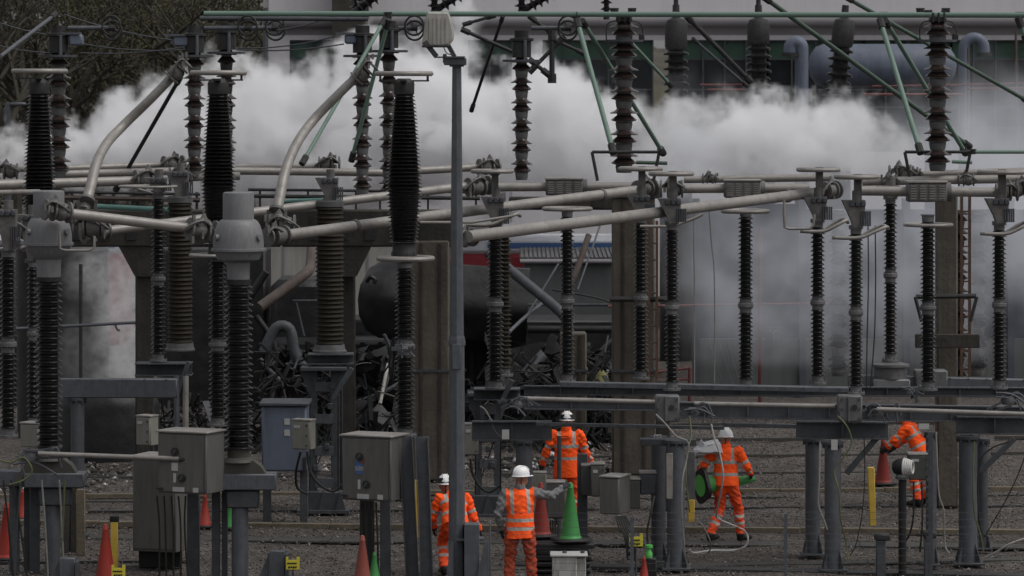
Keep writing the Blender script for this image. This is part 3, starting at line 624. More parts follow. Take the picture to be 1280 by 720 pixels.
def post(px, yt, yb, wpx, d, label, coup=None, ring=None, sm='shed', pitch=5.4, core=.62, group=GI, base=True, top=True, taper=None, tilt=0):
    ss = F/d; z0 = P(0, yb, d).z; H = (yb-yt)/ss; rs = wpx/2/ss; rc = rs*core
    root = thing('post_insulator', label, 'insulator', P(px, yb, d), group)
    if tilt: root.rotation_euler.y = tilt
    key = (round(H, 3), round(rs, 3), coup and round((yb-coup[0])/ss, 3), sm, pitch, core, bool(taper))
    bz = .12 if base else .0; tz = H-(.10 if top else 0)
    if key not in _cache:
        d_ = {}
        if coup:
            c1 = (yb-coup[1])/ss; c0 = (yb-coup[0])/ss
            d_['s1'] = sheds(bz, c1, rc, rs, pitch/ss, taper=taper).mesh('sheds', M[sm]); d_['s2'] = sheds(c0, tz, rc, rs, pitch/ss, taper=taper).mesh('sheds', M[sm])
            h = c0-c1
            mb = MB().lathe([(rc*1.15, c1-.02), (rc*1.2, c1+h*.25), (rs*.98, c1+h*.36), (rs*.98, c1+h*.62), (rc*1.2, c1+h*.72), (rc*1.15, c0+.02)], n=20); bolts(mb, rs*.8, c1+h*.5, 8, .012, h*.28); d_['c'] = mb.mesh('coupling_flange', M['flange'])
        else: d_['s1'] = sheds(bz, tz, rc, rs, pitch/ss, taper=taper).mesh('sheds', M[sm])
        if base:
            mb = MB().lathe([(rs*1.15, 0), (rs*1.15, .03), (rc*1.25, .04), (rc*1.2, .13)], n=20); bolts(mb, rs*1.0, .03, 6, .014, .03); d_['b'] = mb.mesh('base_flange', M['flange'])
        if top: mb = MB().lathe([(rc*1.15, H-.11), (rc*1.2, H-.02), (rs*.9, H-.015), (rs*.9, H)], n=20); d_['t'] = mb.mesh('top_flange', M['flange'])
        _cache[key] = d_
    for k, me in _cache[key].items(): part(me.name.split('.')[0], me, None, root)
    if ring:
        y, x0, x1, tr = ring; c = P((x0+x1)/2, y, d); Rr = (x1-x0)/2/ss; mb = MB().torus(c, Rr-m_(tr, d), m_(tr, d), n=36, k=8)
        for a in (.5, 2.6, 4.2): mb.tube([c+Vector((math.cos(a)*(Rr-.03), math.sin(a)*(Rr-.03), 0)), Vector((P(px, 0, d).x+math.cos(a)*rc, d+math.sin(a)*rc, min(c.z-.02, P(0, yt, d).z-.03 if c.z > P(0, yt, d).z else c.z)))], .012, 6)
        part('grading_ring', mb, M['alu'], root)
    return root
dA, dB = 58.0, 61.5
RG = lambda y, x0, x1, t=2.6: (y, x0, x1, t)
post(840, 278, 488, 19, dA, 'black post insulator right of the rusty ladder, ending on the bolted end box', (377, 391))
post(1070, 283, 493, 19, dA, 'black post insulator under the long sloping tube end, thin wires to its right', (383, 398))
post(1160, 268, 488, 21, dA, 'black post insulator in front of the right brown column', (378, 391), RG(281, 1129, 1192, 2.2))
post(1249, 278, 486, 19, dA, 'rightmost black post insulator by the frame edge', (374, 388))
post(709, 262, 478, 19, dB, 'black post insulator before the grey panelled enclosure', (369, 384), RG(261, 677, 741))
post(801, 270, 474, 19, dB, 'black post insulator just left of the rusty ladder on the brown column', (366, 380))
post(932, 262, 484, 20, dB, 'lone black post insulator with a flat ring, in front of the red riser', (374, 389), RG(264, 901, 963))
post(1022, 275, 480, 19, dB, 'black post insulator between the red riser and the double thin wires', (371, 385))
post(1113, 246, 452, 18, 64.0, 'shorter black post insulator on a flared pedestal above a grey box', (337, 351))
post(619, 280, 486, 22, 63.0, 'black post insulator just right of the lamp pole, front one of a pair', (372, 388))
post(630, 285, 470, 20, 65.0, 'black post insulator close behind another, right of the lamp pole', sm='shedg')
post(198, 240, 452, 19, 65.5, 'slim black post insulator beside the brownish fat one at left', (342, 355), RG(233, 148, 222, 1.6))
post(225, 245, 438, 33, 66.5, 'fat brownish insulator at left, beside a slim black one', sm='shedg', pitch=5.6, core=.84, group='fat brownish insulators')
post(412, 250, 440, 37, 66.0, 'fat brownish insulator left of the tall central black stack', sm='shedg', pitch=5.6, core=.84, group='fat brownish insulators')
post(506, 326, 545, 26, 61.0, 'lower black insulator carrying the tall tapered stack with two rings', (424, 442), RG(323, 470, 544, 3.2), pitch=5.8)
post(272, 318, 532, 23, 61.0, 'lower black insulator partly behind the grey bell head at left', (424, 437), RG(319, 236, 290, 2.2), pitch=5.8)
post(10, 312, 546, 23, 59.0, 'black post insulator cut by the left edge', (422, 439), pitch=6)
post(41, 325, 532, 15, 62.0, 'thin black post insulator just left of the bell headed one', (410, 424), pitch=6)
# tapered tall stacks with top rings
def big(px, yt, yb, w0, w1, w2, d, label, ring, ymid=.62):
    ss = F/d; root = thing('surge_arrester', label, 'insulator', P(px, yb, d), 'tall tapered black insulator stacks with a ring on top')
    H = (yb-yt)/ss
    def tp(t):   # t from bottom
        u = 1-t
        return (w0+(w1-w0)*min(1, u/ymid)**.8)/w1 if u < ymid else (w1+(w2-w1)*((u-ymid)/(1-ymid))**1.3)/w1
    k = sheds(.22, H-.25, w1/2/ss*.80, w1/2/ss, 4.7/ss, 24, tp, .14); part('sheds', k, M['shed'], root, local=True)
    r0 = w0/2/ss*.95
    mb = MB().lathe([(r0*.8, H-.27), (r0, H-.24), (r0*1.02, H-.08), (r0*.95, H-.05), (r0*.6, H), (0, H)], n=24); part('top_cap', mb, M['dark'], root, local=True)
    r2 = w2/2/ss*.92; mb = MB().lathe([(r2, 0), (r2, .06), (r2*.92, .08), (r2*.92, .2), (r2*.8, .24)], n=24); bolts(mb, r2*.95, .03, 10); part('base_flange', mb, M['dark'], root, local=True)
    y, x0, x1 = ring; c = P((x0+x1)/2, y, d); Rr = m_((x1-x0)/2, d); tr = m_(3.3, d)
    mb = MB().torus(c, Rr-tr, tr, n=48, k=10)
    part('grading_ring', mb, M['alu'], root)
    mb = MB(); zc = P(0, y+9, d).z
    mb.box((c.x, d, zc), (Rr*1.7, .1, .025)); mb.box((c.x, d, zc), (.1, Rr*1.7, .025))
    for sx in (-.8, .8): mb.tube([(c.x+sx*Rr, d, zc), (c.x+sx*Rr, d, c.z)], .018, 6)
    part('ring_bracket', mb, M['dark'], root)
big(49, 98, 300, 27, 43, 36, 62.0, 'tall tapered black stack with a pale ring on top, far left', (89, 14, 85), .75)
big(273, 98, 322, 28, 46, 30, 61.0, 'tall tapered black stack with a pale ring, behind the bell head', (91, 237, 309), .6)
big(505, 98, 320, 27, 47, 34, 61.0, 'tall tapered black stack with a pale ring, left of the lamp pole', (92, 468, 542), .62)
# ribbed flange between the two halves of the central stack
# bell-headed current transformers
def bell(px, d, yt, ydome, yfl, ycone, yb, wcap, wd, wc, wi, label, cone_w):
    ss = F/d; root = thing('current_transformer', label, 'transformer', P(px, yb+42, d), 'bell headed grey transformers on black sheds')
    zz = lambda y: (yb+42-y)/ss; h = lambda w: w/2/ss
    part('cap', MB().lathe([(h(wcap), zz(ydome+2)), (h(wcap), zz(yt+3)), (h(wcap)*.97, zz(yt+1)), (h(wcap)*.85, zz(yt)), (0, zz(yt)+.005)], n=32), M['bell'], root, local=True)
    pr = [(h(cone_w), zz(ycone)), (h(cone_w)*1.05, zz(ycone-22)), (h(wd)*.80, zz(yfl+12)), (h(wd)*.93, zz(yfl+2)), (h(wd)*1.04, zz(yfl+1.5)), (h(wd)*1.04, zz(yfl-1.5)), (h(wd)*.97, zz(yfl-2))]
    for t in np.linspace(0, 1, 8): pr.append((h(wcap)*1.0+(h(wd)*.97-h(wcap))*math.cos(t*math.pi/2), zz(yfl-2-(yfl-2-ydome)*math.sin(t*math.pi/2))))
    part('dome', MB().lathe(pr, n=36), M['bell'], root, local=True)
    mb = MB()
    for a in (-2.5, -.6): mb.tube([(math.cos(a)*h(wd)*.85, math.sin(a)*h(wd)*.85, zz(yfl-16)), (math.cos(a)*h(wd)*1.06, math.sin(a)*h(wd)*1.06, zz(yfl-16))], m_(4, d), 12)
    part('terminal', mb, M['bell'], root, local=True)
    part('sheds', sheds(zz(yb), zz(ycone+4), h(wi)*.66, h(wi), 7.4/ss, 28, None, .12), M['shed'], root, local=True)
    part('collar', MB().lathe([(h(wi)*.8, zz(ycone+6)), (h(wi)*.85, zz(ycone-1))], n=24), M['dark'], root, local=True)
    z_ = zz(yb+40); zt_ = zz(yb-2); A = [(-h(78), z_), (-h(76), zz(yb+34)), (-h(58), zz(yb+20)), (-h(40), zz(yb+13)), (h(40), zz(yb+13)), (h(58), zz(yb+20)), (h(76), zz(yb+34)), (h(78), z_), (h(52), z_), (h(40), zz(yb+30)), (-h(40), zz(yb+30)), (-h(52), z_)]
    sk_ = mat('sooty_olive_skirt', (.065, .062, .054), .6, 0, .2, 3)
    part('skirt', MB().prism(A, -.16, .16), sk_, root, local=True); part('neck_ring', MB().lathe([(h(44), zz(yb+15)), (h(40), zz(yb+11)), (h(28), zz(yb+9)), (h(28), zt_)], n=24), sk_, root, local=True)
    return root
bell(298, 56.5, 240, 274, 312, 350, 562, 39, 66, 0, 37, 'grey bell headed transformer on black sheds, right of the tall cabinet', 28)
bell(61, 57.5, 238, 272, 305, 346, 560, 39, 60, 0, 35, 'grey bell headed transformer on black sheds, near the left edge', 30)

# cap and pin pedestal stacks carrying the upper pipework
def capstack(px, yt, yb, d, label, wide=34, sm='shedb', pitch=25.5, capm='flange', head=True, arm=None, boxx=None):
    ss = F/d; root = thing('pedestal_insulator', label, 'insulator', P(px, yb, d), 'wide shed pedestal insulators in the upper row')
    n = max(2, round((yb-yt)/pitch)); p = (yb-yt)/ss/n; a = wide/2/ss
    cap = MB().lathe([(a*.50, 0), (a*.54, .02), (a*.60, p*.30), (a*.56, p*.34), (a*.45, p*.36)], n=18); bolts(cap, a*.5, p*.37, 6, .02, .02); capme = cap.mesh('metal_cap', M[capm])
    plate = MB().lathe([(a*.30, p*.34), (a*.60, p*.38), (a*.86, p*.43), (a*.90, p*.47), (a*.70, p*.58), (a*.50, p*.68), (a*.50, p*.75), (a*.96, p*.755), (a, p*.785), (a*.95, p*.81), (a*.62, p*.90), (a*.5, p)], n=24).mesh('shed_unit', M[sm])
    for i in range(n):
        u = bpy.data.objects.new('shed_unit', plate); C.objects.link(u); u.parent = root; u.location = (0, 0, i*p)
        c_ = bpy.data.objects.new('metal_cap', capme); C.objects.link(c_); c_.parent = u
    if head:
        zt = P(px, yt, d); mb = MB().lathe([(m_(12, d), 0), (m_(12, d), m_(20, d)), (m_(15, d), m_(21, d)), (m_(15, d), m_(24, d)), (m_(9, d), m_(25, d)), (m_(9, d), m_(34, d))], zt, 18)
        part('head', mb, M['dark'], root)
        part('ring_plate', MB().lathe([(0, -.02), (m_(24, d), -.02), (m_(24, d), .02), (0, .02)], P(px, yt+4, d), 28), M['galvd'], root)
        part('rod', MB().tube([P(px, yt+4, d)+Vector((.06, -.2, 0)), P(px, yt-22, d)+Vector((.06, -.2, 0))], .03, 8), M['galv'], root)
    if arm:
        x1, y1 = arm; a0 = P(px+12, y1, d); a1 = P(x1, y1, d)
        part('arm', MB().tube([a0, a1], m_(3, d), 10), M['galv'], root)
        w = MB(); 
        for dy in (-.12, .12): w.torus(P(x1+2, y1-3 if dy < 0 else y1+3, d)+Vector((0, dy, 0)), m_(12, d), m_(1.3, d), (.25, 1, 0), 28, 6)
        for k in range(4):
            aa = k*math.pi/2+.5; w.tube([P(x1+2, y1, d), P(x1+2, y1, d)+Vector((math.cos(aa), 0, math.sin(aa)))*m_(11, d)], m_(.8, d), 6)
        w.tube([P(x1-2, y1, d), P(x1+6, y1, d)], m_(4, d), 8)
        part('grading_wheel', w, M['dark'], root)
    if boxx:
        x0, y0, x1, y1 = boxx; c = (P(x0, y0, d)+P(x1, y1, d))/2; part('counterweight', MB().box(c, (m_(x1-x0, d), .3, m_(y1-y0, d)), bev=.03), M['blueg'], root)
        part('counterweight_lid', MB().box(c+Vector((-.1, 0, m_((y1-y0)/2+1, d))), (m_(x1-x0+8, d), .34, .04)), M['galv'], root)
    return root
capstack(73, 66, 222, 69, 'wide shed pedestal stack at far left with a grading wheel on its arm', 32, arm=(138, 35), boxx=(87, 43, 104, 57))
capstack(243, 66, 222, 69, 'wide shed pedestal stack left of the second tall tapered stack', 28, arm=(308, 35), boxx=(217, 45, 236, 58), capm='flange')
capstack(283, 62, 200, 72, 'dark pedestal stack half hidden by the second tall tapered stack', 26, capm='dark', arm=(342, 35))
capstack(453, 66, 245, 69, 'wide shed pedestal stack behind the second pale curved tube', 26, boxx=(431, 43, 446, 55))
capstack(486, 60, 250, 70, 'pale capped pedestal stack just left of the central tapered stack', 26, capm='alud', arm=(516, 35))
capstack(652, 72, 225, 69, 'wide shed pedestal stack midway between lamp pole and green braces', 27, capm='flange', arm=(708, 35))
tall = [capstack(780, 28, 216, 69, 'tall wide shed pedestal stack on the brown column, under the green pipe', 36, head=False)]
tall.append(capstack(1172, 28, 214, 66, 'tall wide shed pedestal stack on the right brown column', 36, head=False))
for t_, px_, d_ in ((tall[0], 780, 69), (tall[1], 1172, 66)):
    part('ring_plate', MB().lathe([(0, -.02), (m_(24, d_), -.02), (m_(24, d_), .02), (0, .02)], P(px_, 51, d_), 28), M['galvd'], t_)
    hm_ = MB().box(P(px_, 24, d_), (m_(20, d_), .3, m_(8, d_)), bev=.02); hm_.box(P(px_-12, 14, d_), (m_(10, d_), .12, m_(3, d_))); hm_.box(P(px_+10, 14, d_), (m_(10, d_), .12, m_(3, d_)))
    for k_ in (-7, 0, 7): hm_.tube([P(px_+k_, 28, d_)+Vector((0, -.17, 0)), P(px_+k_, 16, d_)+Vector((0, -.17, 0))], .02, 6)
    part('head', hm_, M['dark'], t_)
capstack(1197, 262, 480, 69, 'white edged pedestal stack hidden behind the right brown column', 32, sm='shed', head=False, group=None) if False else capstack(1196, 262, 480, 69, 'white edged pedestal stack half hidden behind the right brown column', 32, sm='shed', head=False, capm='dark')
capstack(1048, 262, 470, 86, 'faint pedestal stack seen through the thin smoke', 30, sm='shed', capm='alud', head=False)
capstack(1222, 262, 470, 86, 'faint pedestal stack in smoke right of the rusty ladder', 30, sm='shed', capm='alud', head=False)
# hanging insulators cut by the top edge and dark bushings in front of the building
def tilted(px0, py0, px1, py1, d, w, label, sm='shed', n=None, cone=False):
    a = P(px0, py0, d); b = P(px1, py1, d); L = (b-a).length; r = m_(w/2, d); n = n or max(3, round(L/m_(9, d))); p = L/n
    pr = [(r*.4, 0)]
    for i in range(n): pr += [(r*.42, i*p+.02*p), (r*.45, i*p+.35*p), (r, i*p+.5*p), (r, i*p+.58*p), (r*.5, i*p+.85*p)]
    pr.append((r*.4, L)); root = thing('hanging_insulator', label, 'insulator', a, 'insulators cut by the top edge')
    part('sheds', MB().lathe(pr, a, 18, axis=b-a), M[sm], root); part('clamp', MB().tube([a-(b-a).normalized()*.12, a], r*.5, 8), M['dark'], root); part('end_cap', MB().tube([b, b+(b-a).normalized()*.1], r*.5, 8), M['dark'], root)
tilted(448, 12, 500, -28, 70, 20, 'black insulator slanting off the top edge right of the dark pier')
tilted(446, 14, 446, -40, 71, 18, 'black insulator hanging off the top edge by the dark pier')
tilted(543, 12, 543, -30, 70, 18, 'black insulator above the floodlight, upright')
tilted(552, 8, 600, -22, 70, 18, 'black insulator above the floodlight, slanting right')
tilted(652, 12, 652, -30, 70, 18, 'black insulator above the pedestal stack between lamp pole and braces, upright')
tilted(662, 8, 715, -22, 70, 18, 'black insulator slanting right off the top edge above the same stack')
tilted(758, 16, 758, -25, 70, 15, 'small black insulator standing on the green pipe left of the tall stack')
def bushing(px, yt, yb, d, label, lean=0):
    root = thing('bushing', label, 'bushing', P(px, yb, d), 'dark bushings before the building'); H = m_(yb-yt, d); r = m_(14, d)
    part('cap', MB().lathe([(r*.85, H*.62), (r, H*.66), (r, H*.9), (r*.8, H*.97), (r*.35, H), (r*.3, H+m_(16, d)), (0, H+m_(16, d))], n=20), M['dark'], root, local=True)
    part('sheds', sheds(0, H*.62, r*.7, r*1.15, m_(10, d), 20, None, .3), M['shed'], root, local=True); root.rotation_euler.y = lean
    part('pipe_stub', MB().tube([P(px, yt-14, d), P(px, -40, d)], m_(3, d), 8), M['dark'], root) if not lean else None
bushing(845, 22, 128, 101, 'dark bushing in smoke right of the brownish pier', 0)
bushing(948, 22, 112, 101, 'dark bushing standing clear of smoke, centre right')
bushing(1047, 22, 118, 101, 'dark bushing in front of the blue grey tank, leaning a little', .09)
for px, py, l in ((845, 128, 'left'), (948, 112, 'middle'), (1043, 118, 'right')):
    solo('bushing_turret', MB().lathe([(.42, 0), (.42, P(0, py, 101).z-.02), (.2, P(0, py, 101).z)], G(px, 101), 16), M['burnt'], 'dark turret under the %s dark bushing, lost in smoke' % l, 'turret', 'turrets under the bushings')

# ------------------------------------------------------------------ concrete gantries
def colm(px0, px1, yt, d, m, label, th=None):
    a = P(px0, yt, d); b = P(px1, yt, d); w = b.x-a.x; root = thing('concrete_column', label, 'column', G((px0+px1)/2, d), 'concrete gantry columns')
    part('shaft', MB().box(((a.x+b.x)/2, d, a.z/2), (w, th or w, a.z), bev=.03), M[m], root)
    if w > .4:
        for sx in (-.25, .25): part('groove', MB().box(((a.x+b.x)/2+sx*w, d-(th or w)/2-.008, a.z/2), (.05, .03, a.z-.1)), M['concd'], root)
        part('strap', MB().box(((a.x+b.x)/2, d, P(0, 462, d).z), (w+.05, (th or w)+.05, .05)), M['galvd'], root)
    return root
c1 = colm(765, 818, 232, 72, 'conc', 'thick brown concrete column with a rusty ladder, centre right', .6)
part('crosshead', MB().box(P(790, 240, 72), (1.0, .7, .22), bev=.02), M['galvd'], c1)
c2 = colm(1170, 1196, 240, 66.5, 'conc', 'slim brown concrete column at right under the tall wide shed stack')
part('crossarm', MB().box(P(1182, 425, 66.2)+Vector((0, -.25, 0)), (m_(80, 66), .12, m_(17, 66)), bev=.01), M['concd'], c2)
part('cross_tube', MB().tube([P(1145, 371, 66), P(1220, 370, 66)], .04, 8), M['dark'], c2)
for xa, xb in ((1144, 1152), (1221, 1213)): part('strut', MB().tube([P(xa, 371, 65.9), P(xb, 402, 65.9)], .03, 8), M['dark'], c2)
part('cross_tube', MB().tube([P(762, 374, 71.5), P(835, 374, 71.5)], .05, 8), M['dark'], c1)
c3 = colm(515, 562, 300, 71, 'conc', 'thick brown concrete column behind the central black insulator', .6)
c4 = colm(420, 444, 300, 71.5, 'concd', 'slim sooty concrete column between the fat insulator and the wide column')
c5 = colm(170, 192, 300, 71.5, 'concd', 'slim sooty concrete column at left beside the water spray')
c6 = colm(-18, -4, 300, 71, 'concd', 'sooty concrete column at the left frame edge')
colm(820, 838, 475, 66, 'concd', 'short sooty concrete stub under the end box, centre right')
colm(700, 733, 415, 74, 'conc', 'short brown concrete post behind the first worker')
def ladder(px0, px1, yt, yb, d, label):
    root = thing('ladder', label, 'ladder', P((px0+px1)/2, yb, d), 'rusty ladders on the columns'); a, b = P(px0, yt, d), P(px1, yt, d); zb = P(0, yb, d).z
    for q in (a, b): part('rail', MB().box((q.x, d, (a.z+zb)/2), (m_(3.4, d), .06, a.z-zb)), M['rustl'], root)
    n = int((a.z-zb)/.3)
    for i in range(n): part('rung', MB().tube([(a.x, d, zb+.15+i*.3), (b.x, d, zb+.15+i*.3)], .014, 6), M['rustl'], root)
ladder(811, 821, 276, 480, 71.4, 'rusty ladder on the thick column, centre right')
ladder(1202, 1212, 246, 472, 67.5, 'rusty ladder right of the slim column, at right')
def beam(px0, px1, y0, y1, d, label, hs=()):
    root = thing('concrete_beam', label, 'beam', P((px0+px1)/2, y1, d), 'sooty concrete gantry beams'); a = P(px0, y0, d); b = P(px1, y1, d)
    part('girder', MB().box(((a.x+b.x)/2, d, (a.z+b.z)/2), (b.x-a.x, .5, a.z-b.z), bev=.03), M['concd'], root)
    mb = MB(); k = 0
    for x in range(int(px0)+8, int(px1)-8, 34): mb.box((P(x, 0, d).x, d-.255, (a.z+b.z)/2), (.18, .03, (a.z-b.z)*.62)); 
    part('recess_plates', mb, M['dark'], root)
    for (xa, xb, yy, xc) in hs: part('haunch', MB().prism([(P(xa, 0, d).x, b.z), (P(xb, 0, d).x, b.z), (P(xc[1], 0, d).x, P(0, yy, d).z), (P(xc[0], 0, d).x, P(0, yy, d).z)], d-.22, d+.22), M['concd'], root)
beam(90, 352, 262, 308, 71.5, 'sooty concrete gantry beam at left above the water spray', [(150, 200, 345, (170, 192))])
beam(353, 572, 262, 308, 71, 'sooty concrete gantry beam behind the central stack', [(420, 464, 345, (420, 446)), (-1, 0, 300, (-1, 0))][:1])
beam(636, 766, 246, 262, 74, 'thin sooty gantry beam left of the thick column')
o = thing('rail', 'thin rail with dark posts in front of the left smoke', 'rail', P(160, 243, 73))
part('handrail', MB().tube([P(80, 240, 73), P(250, 243, 73)], .03, 6), M['dark'], o); part('handrail', MB().tube([P(80, 247, 73), P(250, 250, 73)], .05, 6), M['rust'], o)
for x in range(90, 250, 26): part('upright', MB().tube([P(x, 240, 73), P(x, 262, 73)], .025, 6), M['dark'], o)
o = thing('rail', 'thin dark rail with posts seen left of the central stack', 'rail', P(400, 243, 73))
part('handrail', MB().tube([P(310, 237, 73), P(600, 240, 73)], .03, 6), M['dark'], o); part('handrail', MB().tube([P(310, 245, 73), P(600, 248, 73)], .04, 6), M['dark'], o)
for x in range(325, 600, 30): part('upright', MB().tube([P(x, 237, 73), P(x, 262, 73)], .02, 6), M['dark'], o)
pipe('turquoise_pipe', [(120, 258, 70), (182, 261, 70), (216, 263, 70)], 3.4, M['teal'], 'turquoise pipe behind the slim insulator at left')
pipe('turquoise_pipe', [(350, 252, 71), (405, 250, 71)], 3, M['teal'], 'short turquoise pipe end left of the fat brownish insulator, centre left')

# ------------------------------------------------------------------ upper green pipework
def clampblock(root, p, w, name='clamp', m='dark'):
    mb = MB().box(p, (w, w*.8, w*.8), bev=w*.1); mb.tube([p+Vector((-w*.6, -w*.3, w*.45)), p+Vector((w*.6, -w*.3, w*.45))], w*.13, 6); mb.tube([p+Vector((0, -w*.55, -w*.4)), p+Vector((0, -w*.55, w*.55))], w*.1, 6)
    part(name, mb, M[m], root)
gp = thing('green_pipe', 'long pale green pipe running level across the top of the picture', 'pipe', P(640, 18, 68.5))
part('pipe', MB().tube([P(255, 17, 69), P(640, 17.5, 68.8), P(780, 18, 68.4), P(1290, 19, 66)], m_(3.4, 68.5), 14), M['green'], gp)
for px in (485, 721, 768, 790, 1104, 1150, 1182, 1274): clampblock(gp, P(px, 20 if px not in (768, 790, 1150, 1182) else 15, 68.6), m_(9, 69))
solo('bus_tube', MB().tube([P(250, 23, 69.6), P(460, 24, 69.6)], m_(3, 69), 10), M['galvd'], 'dull grey tube just under the green pipe at upper left', 'tube', 'bus tubes')
def brace(a, b, da, db, r, m, label):
    root = thing('brace_pipe', label, 'brace pipe', P(*b, db), 'slanting brace pipes'); A = P(*a, da); Bp = P(*b, db)
    part('pipe', MB().tube([A, Bp], m_(r, (da+db)/2), 12), M[m], root); dd = (Bp-A).normalized()
    part('end_fitting', MB().tube([Bp-dd*.12, Bp+dd*.06], m_(r*1.6, db), 8), M['dark'], root)
    part('end_fitting', MB().tube([A-dd*.06, A+dd*.12], m_(r*1.5, da), 8), M['dark'], root)
brace((480, 26), (379, 202), 68, 66, 2.6, 'green', 'green brace slanting down left behind the second curved tube')
brace((485, 28), (440, 198), 68, 69, 2.6, 'green', 'steep green brace in front of the pedestal stack at centre left')
brace((722, 28), (766, 188), 68, 66.5, 3.2, 'green', 'steep pale green brace left of the tall central pedestal stack')
brace((729, 28), (828, 190), 68.5, 72, 2.9, 'green', 'pale green brace crossing behind the tall central pedestal stack')
brace((786, 50), (837, 105), 74, 76, 2.2, 'green', 'short green brace fading into smoke right of the central stack')
brace((1101, 28), (1150, 188), 66, 64.5, 3.2, 'green', 'steep pale green brace left of the right pedestal stack')
brace((1108, 28), (1206, 190), 66.5, 70, 2.9, 'green', 'green brace crossing behind the right pedestal stack')
brace((957, -2), (1210, 182), 69, 73, 3.0, 'greend', 'long dull green brace from the top edge down to the right stack')
brace((1060, -2), (1284, 126), 69, 73, 2.6, 'greend', 'long dull green brace running off the right edge')
brace((1274, 26), (1284, 52), 66, 66, 3.2, 'green', 'green brace end cut by the right edge')
brace((860, 22), (936, 100), 84, 85, 3.0, 'dark', 'black brace over the dark windows, upper of two')
brace((868, 50), (932, 106), 85, 86, 1.8, 'galvd', 'thin grey brace over the dark windows, lower of two')
brace((628, 22), (590, 136), 74, 76, 2.0, 'dark', 'thin dark rod slanting down left right of the lamp pole')
brace((580, 38), (653, 70), 73, 73, 2.4, 'dark', 'dark rod from lamp head towards the mid pedestal stack')
brace((582, 30), (616, 20), 73, 73, 2, 'dark', 'short dark rod rising right above the floodlight')
brace((690, 42), (690, 100), 74, 74, 3.4, 'dark', 'upright dark post of the black cross bracing')
brace((703, 48), (664, 88), 74, 74, 2.6, 'dark', 'black cross brace sloping down left')
brace((664, 76), (684, 92), 74, 74, 2.6, 'dark', 'black cross brace sloping down right')
brace((664, 22), (692, 44), 74, 74, 2.4, 'dark', 'dark rod from the green pipe down to the cross bracing')
brace((694, 50), (728, 66), 74, 74, 2, 'dark', 'dark rod leaving the cross bracing to the right')
brace((68, 19), (-4, 74), 69, 67, 2.6, 'galv', 'grey rod slanting down left from the leftmost pedestal stack')
brace((224, 99), (146, 235), 68, 70, 2.6, 'dark', 'black rod slanting below the first pale curved tube')
def ubar(x0, x1, y, y2, l, dx):
    root = thing('tube_guard', l, 'tube frame', P((x0+x1)/2, y, 66), 'black tube frames round the pedestal stacks')
    part('cross_tube', MB().tube([P(x0, y, 66), P(x1, y, 66)], m_(2, 66), 8), M['dark'], root)
    part('leg', MB().tube([P(x0, y, 66), P(x0+dx, y2, 66)], m_(2, 66), 8), M['dark'], root); part('leg', MB().tube([P(x1, y, 66), P(x1-dx, y2, 66)], m_(2, 66), 8), M['dark'], root)
    clampblock(root, P(x1+3, y, 66), m_(7, 66))
ubar(740, 824, 190, 226, 'black tube frame at the foot of the tall central stack', 7)
ubar(1131, 1213, 190, 226, 'black tube frame at the foot of the right pedestal stack', 7)
pipe('green_pipe', [(1216, 190, 66), (1290, 190, 66)], 2.4, M['green'], 'thin green pipe running off the right edge above the tubes')
pipe('green_pipe', [(1190, 202, 67), (1215, 203, 67)], 2.4, M['green'], 'very short green pipe stub beside the right black tube frame')
pipe('green_pipe', [(795, 203, 67), (834, 204, 67)], 2.4, M['greend'], 'very short green pipe stub beside the central black tube frame')
# loop arms on the pedestal heads at 780 and 1172
for px, l in ((780, 'central'), (1172, 'right')):
    dd = 66 if px > 1000 else 69
    o = thing('wire_loop', 'thin wire loop over the head of the tall %s pedestal stack' % l, 'wire loop', P(px, 51, dd), 'wire loops over stack heads')
    part('wire', MB().tube(curve([P(px-22, 50, dd), P(px-22, 34, dd), P(px-16, 27, dd), P(px, 26, dd), P(px+16, 27, dd), P(px+23, 34, dd), P(px+23, 50, dd)], 4), m_(.9, dd), 6), M['dark'], o)
    part('weight', MB().box(P(px+22, 46, dd), (.1, .1, .1), bev=.01), M['dark'], o)
# thin overhead wires upper left
for i, (a, b, sag, l) in enumerate((((-5, 27), (65, 44), 2, 'upper wire left of the leftmost stack'), ((80, 18), (215, 50), 4, 'wire running down right from the leftmost stack head'), ((104, 55), (232, 62), 4, 'slack wire between the two left stacks, upper'), ((100, 66), (235, 58), 4, 'slack wire between the two left stacks, lower'),
        ((-5, 56), (62, 66), 2, 'lower wire left of the leftmost stack'), ((295, 60), (420, 45), 5, 'slack wire before the building, upper'), ((295, 62), (430, 55), 4, 'slack wire before the building, lower'), ((345, 38), (420, 18), 3, 'wire rising to the dark pier'))):
    p = [P(a[0]+(b[0]-a[0])*t, a[1]+(b[1]-a[1])*t+sag*4*t*(1-t), 70) for t in np.linspace(0, 1, 9)]
    solo('overhead_wire', MB().tube(p, m_(1.0, 70), 6), M['galvd'], 'thin ' + l, 'wire', 'thin wires in the upper left')

